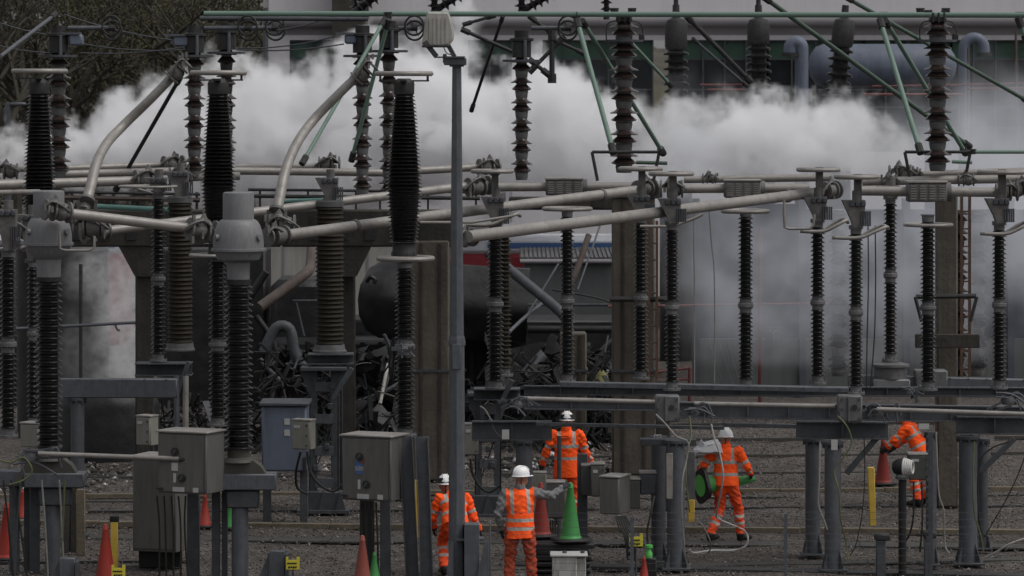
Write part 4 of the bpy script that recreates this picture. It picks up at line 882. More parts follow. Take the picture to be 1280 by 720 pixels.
# ------------------------------------------------------------------ bus tubes and their clamps
GT = 'bus tubes'
def clamp(p, w, root=None, label=None, name='tube_clamp', seed=1, axis=(1, 0, 0)):
    rr = random.Random(seed); mb = MB(); ax = Vector(axis).normalized()
    for k in (-.55, -.2, .5): mb.lathe([(w*.42, -w*.07), (w*.56, -w*.05), (w*.56, w*.05), (w*.42, w*.07)], p+ax*k*w*1.25, 16, axis=ax)
    mb.lathe([(w*.2, -w*.45), (w*.45, -w*.3), (w*.52, 0), (w*.42, w*.3), (w*.2, w*.42)], p+ax*w*.2, 14, axis=ax)
    for k in range(5):    # flexible braids looping over
        q = p+ax*(w*(-.7+.08*k))+Vector((0, -w*.45+.03*k, w*.1)); e = p+ax*(w*(.9-.1*k))+Vector((0, -w*.45+.06*k, -w*.05))
        mb.tube(curve([q, q.lerp(e, .3)+Vector((0, -w*.2, w*(.45+.08*k))), q.lerp(e, .7)+Vector((0, -w*.18, w*(.3-.1*k))), e], 3), w*.06, 6)
    for k in range(4): mb.box(p+ax*(w*rr.uniform(-.8, .8))+Vector((0, -w*.5, w*rr.uniform(-.5, .6))), (w*.14, w*.14, w*.34), rz=rr.uniform(0, 1))
    if root: return part(name, mb, M['alud'], root)
    return solo(name, mb, M['alud'], label, 'clamp', 'tube clamps')
def tubeT(pts, rpx, label, clamps=(), m='alu', boxes=(), bands=()):
    d = sum(p[2] for p in pts)/len(pts); W_ = [P(*p) for p in pts]
    root = thing('bus_tube', label, 'tube', W_[0], GT); part('tube', MB().tube(W_, [m_(rpx, d)]*len(W_), 20), M[m], root)
    ax = (W_[-1]-W_[0]).normalized()
    for i, (px, py, dd, w) in enumerate(clamps): clamp(P(px, py, dd), m_(w, dd), root, seed=int(px), axis=ax if px < pts[-1][0]-20 else -ax)
    for (px, py, dd) in bands: part('band', MB().lathe([(m_(rpx+1.3, dd), -.03), (m_(rpx+1.3, dd), .03)], P(px, py, dd), 16, axis=ax), M['alud'], root)
    for (x0, y0, x1, y1, dd) in boxes:
        c = (P(x0, y0, dd)+P(x1, y1, dd))/2; w, h = m_(x1-x0, dd), m_(y1-y0, dd)
        bxx = part('louvred_box', MB().box(c+Vector((0, -.05, 0)), (w, .38, h), bev=.02), M['alud'], root)
        part('lid', MB().box(c+Vector((0, -.05, h/2+.012)), (w*1.04, .42, .03), bev=.005), M['alu'], root, parent=bxx)
        sl = MB()
        for c_ in range(4):
            for r_ in range(6): sl.box(c+Vector((w*(-.36+.24*c_), -.245, h*(-.32+.13*r_))), (w*.15, .03, h*.055))
        part('louvres', sl, M['alu'], root, parent=bxx)
        part('end_ring', MB().lathe([(h*.5, -.04), (h*.5, .04)], c+Vector((w/2+.04, 0, 0)), 18, axis=(1, 0, 0)), M['alud'], root)
tubeT([(585, 296, 54), (1025, 240, 62)], 7.0, 'long sloping pale tube in front of all others, right of lamp pole', [(583, 298, 54.2, 20), (1037, 238, 62.2, 21)], bands=[(984, 245, 61.3)])
tubeT([(357, 294, 60), (500, 275, 62), (795, 238, 66)], 6.6, 'long sloping pale tube passing behind the lamp pole to the central joint', [(346, 295, 59.8, 22), (806, 236, 66.2, 21)], bands=[(444, 282, 61.2), (752, 243.5, 65.4)])
tubeT([(80, 266, 57), (242, 286, 58)], 6.4, 'pale tube sloping down right from the left bell head', [(72, 264, 57, 24), (252, 288, 58, 26)])
tubeT([(130, 289, 64), (255, 273, 65), (400, 255, 66), (590, 232, 68)], 5.6, 'pale tube rising gently behind the bell heads to the pole', [(120, 290, 64, 24), (598, 233, 68, 22)])
tubeT([(-5, 212, 70), (60, 211, 70)], 3.6, 'short thin pale tube at the far left edge, upper', [(62, 211, 70, 16)])
tubeT([(70, 211, 71), (205, 206, 72)], 4.0, 'thin pale tube at left ending above the slim insulator', [(216, 205, 72, 19)])
tubeT([(70, 218, 69), (250, 213, 70), (480, 216, 71), (600, 209, 72)], 4.8, 'long thin pale tube crossing behind the tapered stacks', [(610, 209, 72, 19)])
tubeT([(295, 209, 73), (400, 208, 73)], 4.0, 'thin pale tube left of the steep green brace', [(411, 206, 73, 19)])
tubeT([(-5, 231, 66), (172, 226, 67)], 6.0, 'pale tube at left ending in a ball clamp before the slim insulator', [(183, 224, 67, 22)])
tubeT([(235, 222, 69), (255, 221, 69), (300, 220, 69)], 5, 'short pale tube behind the second tapered stack', [(226, 220, 69, 20)])
tubeT([(-5, 241, 58), (50, 240, 58)], 3.4, 'short pale tube touching the cap of the left bell head')
tubeT([(620, 234, 67), (795, 233, 67)], 5.4, 'pale level tube with a louvred box left of the central joint', boxes=[(682, 224, 728, 244, 67)])
tubeT([(848, 236, 66), (1012, 235, 66)], 5.6, 'pale level tube with a louvred box right of the central joint', [(840, 236, 66, 20)], boxes=[(905, 226, 950, 247, 66)])
tubeT([(855, 224.5, 69), (1040, 222, 69)], 4.6, 'thinner pale tube above the level tube, right of the central joint', [(887, 223, 69, 12)])
tubeT([(1075, 238.5, 62), (1250, 240.5, 62)], 6.0, 'pale level tube with a louvred box near the right edge', [(1258, 240, 62, 20)], boxes=[(1133, 228, 1182, 252, 62)])
tubeT([(1078, 227, 66), (1290, 223, 66)], 5.4, 'pale tube just above the boxed tube at right', [(1112, 226, 66, 14), (1208, 225, 66, 14)])
tubeT([(1150, 218, 70), (1290, 213, 70)], 4.2, 'uppermost thin pale tube at right', [(1126, 217, 70, 20), (1143, 217, 70, 12)])
tubeT([(1266, 236, 64), (1290, 233, 64)], 5, 'tube stub at the right frame edge', [(1275, 236, 64, 20)])
def curved(pts, r0, r1, label, c0, c1):
    pts = curve([P(*p) for p in pts], 8); n = len(pts); root = thing('curved_tube', label, 'tube', pts[-1], 'pale curved tubes'); d = pts[0].y
    part('tube', MB().tube(pts, [m_(r0+(r1-r0)*i/(n-1), d) for i in range(n)], 20), M['alu'], root)
    ax = (pts[0]-pts[1]).normalized(); clamp(P(*c0), m_(20, c0[2]), root, seed=3, axis=-ax); ax = (pts[-1]-pts[-2]).normalized()
    w = m_(18, c1[2]); mb = MB().lathe([(w*.42, -w*.15), (w*.55, -w*.1), (w*.55, w*.1), (w*.42, w*.15)], P(*c1), 16, axis=ax); 
    for sx in (-1, 1): mb.bar(P(*c1)+Vector((sx*w*.6, 0, 0)), P(*c1)+Vector((sx*w*.6, 0, -w*1.6)), .03, .05)
    part('lower_clamp', mb, M['alud'], root)
curved([(219, 92, 64), (190, 122, 64), (153, 158, 64), (133, 180, 63.5), (120, 206, 63), (113, 235, 62.6), (105, 262, 62.3)], 5.6, 6.6, 'pale curved tube sweeping down left, at left', (223, 88, 64), (109, 250, 62.3))
curved([(448, 94, 64), (425, 116, 64), (392, 150, 64), (372, 178, 63.5), (358, 210, 63), (350, 245, 62.6), (343, 284, 62.3)], 5.6, 6.6, 'pale curved tube sweeping down left, at centre left', (455, 90, 64), (346, 262, 62.3))
# discs, brackets, loops carried on the post tops
def toppiece(px, y0, y1, d, label, disc=None, loop=None, vflip=1):
    root = thing('post_bracket', label, 'bracket', P(px, y1, d), 'cast brackets on the post insulators')
    w = m_(20, d); zb = P(0, y1, d).z; zt = P(0, y0, d).z; cx = P(px, 0, d).x
    mb = MB().prism([(cx-w*.2, zb), (cx+w*.35, zb), (cx+w*.5, zb+(zt-zb)*.35), (cx+w*.55*vflip, zt), (cx-w*.9*vflip, zt), (cx-w*.35, zb+(zt-zb)*.3)], d-.13, d+.13)
    part('bracket_plate', mb, M['alud'], root)
    mb = MB()
    for k in range(5): mb.tube([(cx+w*(.3+.13*k), d-.15, zb+.02), (cx+w*(.3+.13*k), d-.15, zb+(zt-zb)*.6)], .014, 6)
    for k in range(3): mb.box((cx-w*.3+w*.35*k, d-.15, zt-.05), (.07, .05, .08), bev=.01)
    part('bolts', mb, M['galvd'], root)
    mb = MB().lathe([(w*.45, -.03), (w*.45, .03)], (cx, d, zb), 18); part('plate', mb, M['flange'], root)
    mb = MB().tube([(cx+w*.05, d, zt-.05), (cx+w*.05, d, zt+.14)], .07, 12)
    part('neck', mb, M['alud'], root)
    if disc:
        y, x0, x1 = disc; c = P((x0+x1)/2, y, d); r = m_((x1-x0)/2, d)
        dm = MB().torus(c, r-.035, .035, n=40, k=8); dm.lathe([(0, -.012), (r-.03, -.012), (r-.03, .012), (0, .012)], c, 32); part('disc', dm, M['alu'], root)
        part('disc_post', MB().box(((c.x+cx)/2+.02, d, (c.z+zt)/2), (.11, .11, c.z-zt+.08)), M['alud'], root)
    if loop:
        (x0, x1, y) = loop
        for k, dy in enumerate((-.28, .28)):
            pts = curve([P(x0, y+2*k-2, d)+Vector((0, dy, 0)), P(x0+(x1-x0)*.45, y+2*k-2, d)+Vector((0, dy, 0)), P(x0+(x1-x0)*.75, y-10, d)+Vector((0, dy, 0)), P(x1-4, y-15, d)+Vector((0, dy*.8, 0)), P(x1, y-12, d)+Vector((0, 0, 0))], 5)
            part('guard_rod', MB().tube(pts, m_(2.3, d), 10), M['alu'], root)
toppiece(840, 248, 279, dA, 'cast bracket with a flat disc on the post right of the ladder', (217, 810, 868), None)
toppiece(1070, 250, 284, dA, 'cast bracket with disc and curved guard rods at the long tube end', (221, 1042, 1100), (1042, 1110, 298))
toppiece(1249, 248, 279, dA, 'cast bracket with disc and curved guard rods by the right edge', (215, 1221, 1284), (1228, 1290, 293))
toppiece(801, 244, 271, dB, 'cast bracket with a flat disc just left of the ladder', (211, 772, 829), None)
toppiece(1022, 246, 276, dB, 'cast bracket with disc and guard rods between the red riser and thin wires', (212, 995, 1051), (1002, 1060, 290))
toppiece(619, 246, 281, 63.0, 'cast bracket with a flat plate just right of the lamp pole', (214, 588, 643), (582, 650, 282))
toppiece(225, 214, 246, 66.5, 'cast bracket on the fat brownish insulator at left', None, None)
toppiece(412, 222, 251, 66.0, 'cast bracket on the fat brownish insulator left of the central stack', None, None)
toppiece(198, 222, 240, 65.5, 'cast bracket on the slim black insulator at left', None, None)
toppiece(40, 268, 326, 60, 'cast bracket with pale guard rods left of the left bell head', None, (-4, 62, 312))
toppiece(10, 262, 313, 59, 'cast bracket on the insulator cut by the left edge', None, None)
toppiece(1113, 232, 247, 64.0, 'small cast bracket on the shorter post with the flared pedestal', None, None)
pipe('guard_rod', [(980, 250, 60), (980, 268, 60), (981, 284, 60), (986, 286, 60), (1012, 286, 60), (1017, 281, 60), (1018, 268, 60)], 1.7, M['alu'], 'thin bent rod hanging under the long sloping tube', 'rod')
pipe('guard_rod', [(74, 290, 57), (75, 311, 57), (82, 313, 57), (112, 313, 57), (118, 309, 57), (118, 295, 57)], 1.7, M['alu'], 'thin bent rod hanging under the tube at the left bell head', 'rod')
pipe('guard_rod', [(800, 283, 60), (840, 283, 60), (866, 274, 60), (878, 268, 60)], 2.0, M['alu'], 'pale bent rod under the long tube near the ladder', 'rod')
pipe('guard_rod', [(525, 278, 60), (590, 278, 60), (640, 270, 60)], 1.8, M['alu'], 'pale bent rod behind the lamp pole below the second tube', 'rod')
clamp(P(352, 283, 60.5), m_(26, 60), None, 'cluster of cast clamps at the foot of the centre left curved tube')
clamp(P(112, 284, 62), m_(28, 62), None, 'cluster of cast clamps at the foot of the left curved tube')
clamp(P(12, 285, 60), m_(26, 60), None, 'cluster of cast clamps at the left edge')
clamp(P(10, 214, 70), m_(18, 70), None, 'small cast clamp at the left edge on the thin tubes')

# ------------------------------------------------------------------ lower steel supports
GS = 'galvanised steel support posts'
def base_plate(mb_or, root, p, w, h=.02, gus=True, m='galvd'):
    mb = MB().box(p+Vector((0, 0, .04)), (w*1.9, w*1.9, .03), bev=.005)
    if gus:
        for a in range(4):
            q = Matrix.Rotation(a*math.pi/2+math.pi/4, 3, 'Z'); pts = [Vector((w*.45, -.008, .05)), Vector((w*.98, -.008, .05)), Vector((w*.98, -.008, .10)), Vector((w*.45, -.008, .42))]
            vs = [p+q @ v for v in pts]+[p+q @ (v+Vector((0, .016, 0))) for v in pts]
            mb.add(vs, [(0, 1, 2, 3), (7, 6, 5, 4), (0, 4, 5, 1), (1, 5, 6, 2), (2, 6, 7, 3), (3, 7, 4, 0)])
    part('base_plate', mb, M[m], root)
def rpost(px, yt, d, wpx, label, arms=None, m='galv', gus=True, cap=True):
    p = G(px, d); z = P(px, yt, d).z; r = m_(wpx/2*.9, d); root = thing('support_post', label, 'post', p, GS)
    part('shaft', MB().tube([p, p+Vector((0, 0, z))], r, 24), M[m], root)
    if cap: 
        mb = MB().lathe([(r*1.03, -.08), (r*1.22, -.05), (r*1.3, -.04), (r*1.3, 0), (r*.9, .005)], p+Vector((0, 0, z)), 20)
        for k in range(8): mb.box(p+Vector((math.cos(k*.785)*r*1.15, math.sin(k*.785)*r*1.15, z-.06)), (.03, .03, .06))
        part('head_flange', mb, M['galvd'], root)
    base_plate(None, root, p, r*1.7, gus=gus); return root
def channel(mb, a, b, w, h, t=.02):   # C / I shaped beam
    a = Vector(a); b = Vector(b)
    mb.bar(a+Vector((0, 0, h/2-t/2)), b+Vector((0, 0, h/2-t/2)), w, t); mb.bar(a-Vector((0, 0, h/2-t/2)), b-Vector((0, 0, h/2-t/2)), w, t); mb.bar(a, b, t*1.2, h-2.2*t); return mb
def sbeam(px0, y0, px1, y1, d0, d1, hpx, label, w=.16, m='galvd', solid=False, group='steel cross beams'):
    a = P(px0, y0, d0); b = P(px1, y1, d1); h = m_(hpx, (d0+d1)/2); mb = MB()
    if solid: mb.bar(a, b, w, h)
    else: channel(mb, a, b, w, h)
    n = int((b-a).length/.55)
    root = thing('steel_beam', label, 'beam', (a+b)/2, group); part('web', mb, M[m], root)
    st = MB()
    for k in range(1, n): st.box(a.lerp(b, k/n)+Vector((0, -w*.32, 0)), (.018, w*.3, h*.75))
    if n > 1: part('stiffeners', st, M[m], root)
    bt = MB()
    for k in range(n*2): q = a.lerp(b, (k+.5)/(n*2)); bt.tube([q+Vector((0, -w*.5-.02, h*.5-.012)), q+Vector((0, -w*.5+.01, h*.5-.012))], .014, 6)
    part('bolts', bt, M['galv'], root); return root
# centre/right bay
sbeam(655, 488, 1290, 490, 62, 62, 12, 'long far steel beam under the back row of posts, right half', m='galvd')
sbeam(700, 480, 1060, 487, 61, 61, 6, 'flat steel rail just over the long far beam', .3, 'galv', True)
sbeam(655, 505, 832, 507, 58.6, 58.6, 13, 'shallow near steel beam left of the bolted end box', m='galv')
sbeam(833, 512, 1290, 518, 58.6, 58.6, 20, 'long near steel beam behind the pale level drive tubes', m='galv')
sbeam(670, 530, 905, 535, 60, 60, 4.5, 'thin steel rail passing behind the first worker', .06, 'galvd', True)
sbeam(905, 531, 1010, 533, 60, 60, 5, 'thin steel rail above the worker carrying a cone', .06, 'galvd', True)
sbeam(995, 537, 1110, 538, 58, 58, 22, 'short deep steel channel on the two posts right of centre', .2, 'galvd')
sbeam(1195, 531, 1290, 532, 58.5, 58.5, 22, 'short deep steel channel at the right edge', .2, 'galvd')
sbeam(590, 538, 690, 538, 62, 62, 24, 'short deep steel channel right of the lamp pole', .2, 'galvd')
sbeam(1060, 476, 1290, 482, 64, 64, 16, 'blue grey steel beam behind the pedestal at right', .2, 'galv', True)
sbeam(800, 552, 870, 552, 58, 58, 8, 'short cap beam on the thick post, centre right', .3, 'galvd', True)
rpost(845, 550, 57.8, 25, 'thick round steel post centre right with a pale strip beside it')
rpost(823, 545, 58.6, 20, 'round steel post close behind the thick one, centre right', m='galvd')
rpost(1016, 548, 59.5, 21, 'left one of the two close steel posts right of centre')
rpost(1041, 552, 57.6, 23, 'right one of the two close steel posts, white tag at its top')
rpost(1164, 540, 58.2, 15, 'slim round post behind the small grey box at right')
rpost(1210, 545, 58.4, 26, 'thickest steel post near the right edge')
rpost(1228, 548, 60.2, 16, 'steel post close behind the thickest one at the right edge', m='galvd')
rpost(655, 550, 62, 23, 'round steel post behind the front worker')
def lattice(px, yt, d, wpx, label, seed):
    p = G(px, d); z = P(px, yt, d).z; w = m_(wpx, d); rr = random.Random(seed); root = thing('lattice_support', label, 'support', p, 'broad built up steel supports')
    for sx in (-1, 1):
        mb = MB().box(p+Vector((sx*w*.36, 0, z/2+.15)), (w*.24, .02, z-.3)); mb.box(p+Vector((sx*w*.47, .1, z/2+.15)), (.02, .22, z-.3)); mb.box(p+Vector((sx*w*.25, .05, z/2+.15)), (.02, .12, z-.3)); part('leg', mb, M['galvd'], root)
    for k in range(4):
        zz = z*(.2+.22*k); part('batten', MB().box(p+Vector((0, -.02, zz)), (w*.62, .02, .16), bev=.004), M['galv'], root)
    part('diagonal', MB().bar(p+Vector((-w*.25, .1, z*.3)), p+Vector((w*.25, .1, z*.62)), .05, .02), M['galvd'], root)
    part('head_plate', MB().box(p+Vector((0, 0, z-.03)), (w*1.5, .5, .06), bev=.008), M['galvd'], root)
    for sx in (-1, 1): part('haunch', MB().prism([(p.x+sx*w*.45, z-.5), (p.x+sx*w*.45, z-.07), (p.x+sx*w*.8, z-.07)], d-.02, d+.02), M['galvd'], root)
    bs = MB()
    for sx in (-.55, 0, .55): bs.prism([(p.x+sx*w-.09, .05), (p.x+sx*w, .38), (p.x+sx*w+.09, .05)], d-.2, d-.17)
    bs.box(p+Vector((0, 0, .03)), (w*1.7, .6, .05)); bs.box(p+Vector((0, 0, .2)), (w*1.25, .34, .3), bev=.01); part('base_shoe', bs, M['galvd'], root)
    cl = MB()
    for k in range(4): cl.box(p+Vector((rr.uniform(-.3, .3)*w, -.05, z*rr.uniform(.25, .9))), (.08, .06, .1), bev=.008)
    part('clips', cl, M['galvd'], root)
lattice(610, 490, 65, 34, 'broad dark steel support just right of the lamp pole', 1)
lattice(405, 458, 65.6, 38, 'broad dark steel support with a beige switch box, under the fat insulator', 2)
solo('steel_channel', MB().box(G(425, 66.2)+Vector((0, 0, 1.2)), (.09, .12, 2.4), bev=.01), M['dark'], 'thin dark upright right of the broad support, centre left', 'post')
rpost(97, 497, 62, 19, 'blue grey round post under the beam at far left')
sbeam(60, 485, 222, 485, 62, 62, 24, 'blue grey beam over the low black tank at left', .22, 'galv', True)
sbeam(170, 461, 240, 461, 65.5, 65.5, 16, 'short dark bracket beam under the slim and fat insulators at left', .5, 'galvd')
sbeam(385, 448, 442, 448, 65.8, 65.8, 13, 'short dark bracket beam under the centre left fat insulator', .5, 'galvd')
sbeam(592, 492, 650, 492, 63.5, 63.5, 14, 'short dark bracket beam under the pair of posts right of the pole', .5, 'galvd')
o = thing('knee_brace', 'dark knee brace under the short bracket beam at left', 'brace', P(230, 470, 65), 'steel knee braces')
part('strut', MB().bar(P(236, 452, 65), P(220, 497, 65), .07, .07), M['galvd'], o); part('strut', MB().tube([P(221, 470, 65), P(221, 540, 65)], .05, 8), M['galv'], o); part('strut', MB().tube([P(232, 470, 65), P(232, 540, 65)], .05, 8), M['alu'], o)
for (a, b, d, l) in (((440, 460), (415, 500), 65, 'dark knee brace on the broad post, centre left'), ((1098, 545), (1058, 592), 58, 'dark knee brace right of the two close posts'), ((1268, 548), (1225, 590), 58.4, 'dark knee brace at the right edge'), ((640, 475), (628, 500), 63, 'small knee brace right of the broad post')):
    solo('knee_brace', MB().bar(P(*a, d), P(*b, d), .08, .08), M['galvd'], l, 'brace', 'steel knee braces')
# bolted end boxes of the near beam
for px, l in ((834, 'bolted steel end box under the post right of the ladder'), (1062, 'bolted steel end box above the two close posts')):
    o = thing('end_box', l, 'bracket', P(px, 525, 57.6), 'bolted end boxes'); c = P(px, 510, 57.6)
    part('plate', MB().box(c, (m_(30, 57.6), .3, m_(33, 57.6)), bev=.02), M['flange'], o)
    part('hole', MB().tube([c+Vector((.06, -.17, .02)), c+Vector((.06, -.145, .02))], .04, 14), M['dark'], o)
    part('rib', MB().box(c+Vector((-.02, -.17, 0)), (.03, .05, .36)), M['flange'], o)
    b = MB(); 
    for sx in (-.13, .13):
        for sz in (-.14, 0, .14): b.tube([c+Vector((sx, -.18, sz)), c+Vector((sx, -.14, sz))], .016, 6)
    part('bolts', b, M['galvd'], o)
# pedestal box for 1113
o = thing('pedestal', 'flared dark pedestal on a grey box behind the near beam at right', 'pedestal', P(1113, 488, 64)); c = P(1113, 0, 64); rr = m_(24, 64)
part('flange', MB().lathe([(rr*.85, P(0, 473, 64).z), (rr*.85, P(0, 459, 64).z), (rr*1.0, P(0, 458, 64).z), (rr*1.0, P(0, 455, 64).z), (rr*.3, P(0, 452, 64).z)], (c.x, 64, 0), 24), M['flange'], o)
part('box', MB().box(P(1113, 480, 64), (m_(46, 64), .5, m_(14, 64)), bev=.02), M['bell'], o)
part('box', MB().box(P(1163, 475, 64), (m_(40, 64), .4, m_(26, 64)), bev=.02), M['flange'], o, label='small grey box with a lighter lid')
solo('thin_pole', MB().tube([G(699, 61), P(699, 545, 61)], m_(2.8, 61), 10), M['galvd'], 'thin dark pole in front of the standing worker with the printed jacket', 'pole')
solo('dark_post', MB().box(G(728, 58.9)+Vector((0, 0, P(0, 567, 58.9).z/2)), (m_(13, 58.9), .15, P(0, 567, 58.9).z), bev=.01), M['galvd'], 'dark square post behind the narrow grey box, right of the green cone', 'post')
# drive tubes
pipe('drive_tube', [(648, 498, 58), (820, 502.5, 58)], 2.9, M['alu'], 'pale drive tube left of the bolted end box', 'tube', 'pale drive tubes over the near beam', 12)
pipe('drive_tube', [(868, 504.5, 58), (1044, 508, 57.8)], 2.9, M['alu'], 'pale drive tube between the two bolted end boxes', 'tube', 'pale drive tubes over the near beam', 12)
pipe('drive_tube', [(1096, 511.5, 57.4), (1292, 518, 57.2)], 2.9, M['alu'], 'pale drive tube running off the right edge', 'tube', 'pale drive tubes over the near beam', 12)
pipe('drive_tube', [(48, 567, 56.4), (226, 573.5, 56)], 3.0, M['alu'], 'pale drive tube pointing at the cabinet at lower left', 'tube', None, 12)
solo('tube_end', MB().tube([P(224, 573.5, 56), P(235, 574, 56)], .05, 10), M['dark'], 'dark tip of the pale drive tube at the left cabinet', 'fitting')
def mech(px, py, d, w, l, seed):
    rr = random.Random(seed); o = thing('drive_linkage', l, 'linkage', P(px, py+w/2, d), 'drive linkages'); u = m_(w, d)
    c = P(px, py, d); mb = MB().lathe([(u*.22, -u*.12), (u*.26, 0), (u*.22, u*.12)], c, 16); part('hub', mb, M['flange'], o)
    mb = MB()
    for k in range(5): a = c+Vector((rr.uniform(-.5, .5)*u, -u*.15+rr.uniform(-.1, .1)*u, rr.uniform(-.2, .2)*u)); mb.bar(a, a+Vector((rr.uniform(-.6, .6)*u, 0, rr.uniform(-.25, .2)*u)), .04, .035)
    part('levers', mb, M['galvd'], o)
    mb = MB()
    for k in range(5): q = c+Vector((rr.uniform(-.5, .5)*u, -u*.2, rr.uniform(-.15, .25)*u)); e = c+Vector((rr.uniform(-.2, .7)*u, -u*.22, rr.uniform(-.5, .0)*u)); mb.tube(curve([q, q.lerp(e, .5)+Vector((0, 0, u*rr.uniform(.1, .3))), e], 5), .012+.006*rr.random(), 6)
    part('flexible_leads', mb, M['galv'], o)
mech(648, 505, 58, 40, 'tangle of levers and leads at the left end of the near beam', 1)
mech(868, 514, 58, 36, 'tangle of levers and leads right of the left end box', 2)
mech(1100, 516, 57.6, 40, 'tangle of levers and leads right of the right end box', 3)
mech(1262, 500, 58, 44, 'tangle of levers and leads under the rightmost post', 4)
mech(40, 570, 56.6, 58, 'tangle of levers and leads at the lower left edge', 5)
mech(1138, 490, 60, 30, 'small tangle of leads on the far beam near the right column', 6)
mech(506, 436, 60.6, 24, 'bolted joint tangle at the middle of the central stack', 7)
# left bell-head frames and legs
def frame(px0, px1, y0, y1, d, legs, label):
    o = thing('steel_trestle', label, 'trestle', G((px0+px1)/2, d), 'steel frames under the bell headed transformers')
    part('crossbeam', MB().box(P((px0+px1)/2, (y0+y1)/2, d), (m_(px1-px0, d), .42, m_(y1-y0, d)), bev=.015), M['galv'], o)
    part('bracket', MB().box(P((px0+px1)/2, y1+12, d), (m_(40, d), .3, m_(22, d)), bev=.02), M['galvd'], o)
    for (lx, w, mt, dd) in legs:
        z = P(0, y1, d).z; part('leg', MB().tube([G(lx, d+dd), G(lx, d+dd)+Vector((0, 0, z))], m_(w/2, d), 20) if w > 12 else MB().box(G(lx, d+dd)+Vector((0, 0, z/2)), (m_(w, d), .12, z)), M[mt], o)
frame(262, 346, 591, 611, 56.5, [(300, 21, 'galv', 0), (270, 10, 'galvd', .25), (281, 7, 'galvd', .3)], 'blue grey steel frame under the right bell headed transformer')
frame(32, 107, 590, 608, 57.5, [(66, 19, 'galv', 0), (44, 11, 'galvd', .2), (18, 13, 'galvd', .1), (34, 7, 'galvd', .3)], 'blue grey steel frame under the left bell headed transformer')
sbeam(-5, 597, 34, 597, 57.6, 57.6, 20, 'blue grey beam end at the left frame edge', .3, 'galv', True)
solo('timber_post', MB().box(G(83, 60)+Vector((0, 0, .55)), (m_(9, 60), .12, 1.1), bev=.01), M['kerbg'], 'short timber post left of the pair by the left frame', 'post', 'short timber posts')
solo('timber_post', MB().box(G(94, 60)+Vector((0, 0, .52)), (m_(11, 60), .12, 1.04), bev=.01), M['concd'], 'dark short timber post by the left frame', 'post', 'short timber posts')
solo('timber_post', MB().box(G(94, 59.8)+Vector((.1, -.15, .5)), (m_(11, 60), .1, 1.0), bev=.01), M['kerb'], 'olive brown short timber post by the left frame', 'post', 'short timber posts')
# channel posts by the central cabinet
for x0, x1, yt, d, l in ((507, 520, 545, 56.2, 'upright steel channel touching the central cabinet'), (534, 527, 546, 56.0, 'leaning steel channel right of the central cabinet')):
    mb = MB(); top = P(x0 if x0 < 520 else 527, yt, d); bot = G(x1 if x0 < 520 else 536, d); bot = Vector((P(516 if x0 < 520 else 534, 0, d).x, d, 0))
    mb.bar(bot, top, .02, .16); mb.bar(bot+Vector((-.09, -.05, 0)), top+Vector((-.09, -.05, 0)), .1, .014); mb.bar(bot+Vector((.09, -.05, 0)), top+Vector((.09, -.05, 0)), .1, .014)
    solo('steel_channel', mb, M['galv'], l, 'post', 'steel channel posts')
solo('steel_channel', MB().box(G(459, 57)+Vector((0, 0, .78)), (m_(18, 57), .2, 1.56), bev=.01), M['black'], 'dark leg under the left of the central cabinet', 'post', 'dark cabinet legs')
solo('steel_channel', MB().box(G(482, 57)+Vector((0, 0, .78)), (m_(13, 57), .2, 1.56), bev=.01), M['galvd'], 'dark grey leg under the right of the central cabinet', 'post', 'dark cabinet legs')
solo('steel_channel', MB().box(G(242, 57)+Vector((0, 0, .8)), (m_(15, 57), .2, 1.6), bev=.01), M['galvd'], 'dark grey leg under the left lower cabinet', 'post', 'dark cabinet legs')

# ------------------------------------------------------------------ cabinets
def cabinet(px0, px1, yt, yb, d, label, m='cab', rot=0.0, dep=.55, kind='knobs', legs=0, group='grey control cabinets', lid=True, name='control_cabinet'):
    """front face from px0 to px1; root at the bottom centre of the front"""
    w = m_(px1-px0, d); h = m_(yb-yt, d); root = thing(name, label, 'cabinet', P((px0+px1)/2, yb, d), group); root.rotation_euler.z = rot
    part('body', MB().box((0, dep/2, h/2), (w, dep, h), bev=.012), M[m], root, local=True)
    dr = part('door', MB().box((0, -.012, h/2), (w*.94, .025, h*.94), bev=.006), M[m], root, local=True)
    if lid: part('lid', MB().box((0, dep/2-.01, h+.012), (w*1.07, dep*1.1, .028), bev=.006), M['alu'], root, local=True)
    def stick(n, x, z, sx, sz, mm, t=.006): return part(n, MB().box((x*w, -.027-t/2, z*h), (sx*w, t, sz*h)), M[mm], root, parent=dr, local=True)
    if kind == 'knobs':
        for x, z, n in ((-.12, .69, 'knob'), (.02, .26, 'knob')):
            kb = MB().tube([(x*w, -.025, z*h), (x*w, -.05, z*h)], w*.075, 18); kb.tube([(x*w, -.05, z*h), (x*w, -.062, z*h)], w*.05, 14); k_ = part('knob', kb, M['dark'], root, parent=dr, local=True)
            part('knob_pointer', MB().box((x*w, -.067, z*h), (w*.02, .008, w*.09), rot=Matrix.Rotation(.6, 3, 'Y')), M['galv'], root, parent=dr, local=True)
        stick('label_plate', -.13, .255, .055, .15, 'label'); stick('label_plate', -.05, .07, .24, .075, 'label'); stick('label_plate', .30, .07, .11, .075, 'label')
        part('hinge', MB().tube([(w*.485, -.02, h*.05), (w*.485, -.02, h*.95)], .012, 8), M['galvd'], root, local=True)
        part('handle', MB().box((-.43*w, -.04, .075*h), (.13*w, .03, .03*h), bev=.004), M['dark'], root, parent=dr, local=True)
    elif kind == 'small':
        stick('label_plate', -.2, .80, .35, .1, 'label'); 
        for z in (.15, .5, .85): part('lock', MB().tube([(.34*w, -.02, z*h), (.34*w, -.045, z*h)], .012, 8), M['dark'], root, parent=dr, local=True)
    return root, dr, w, h, stick
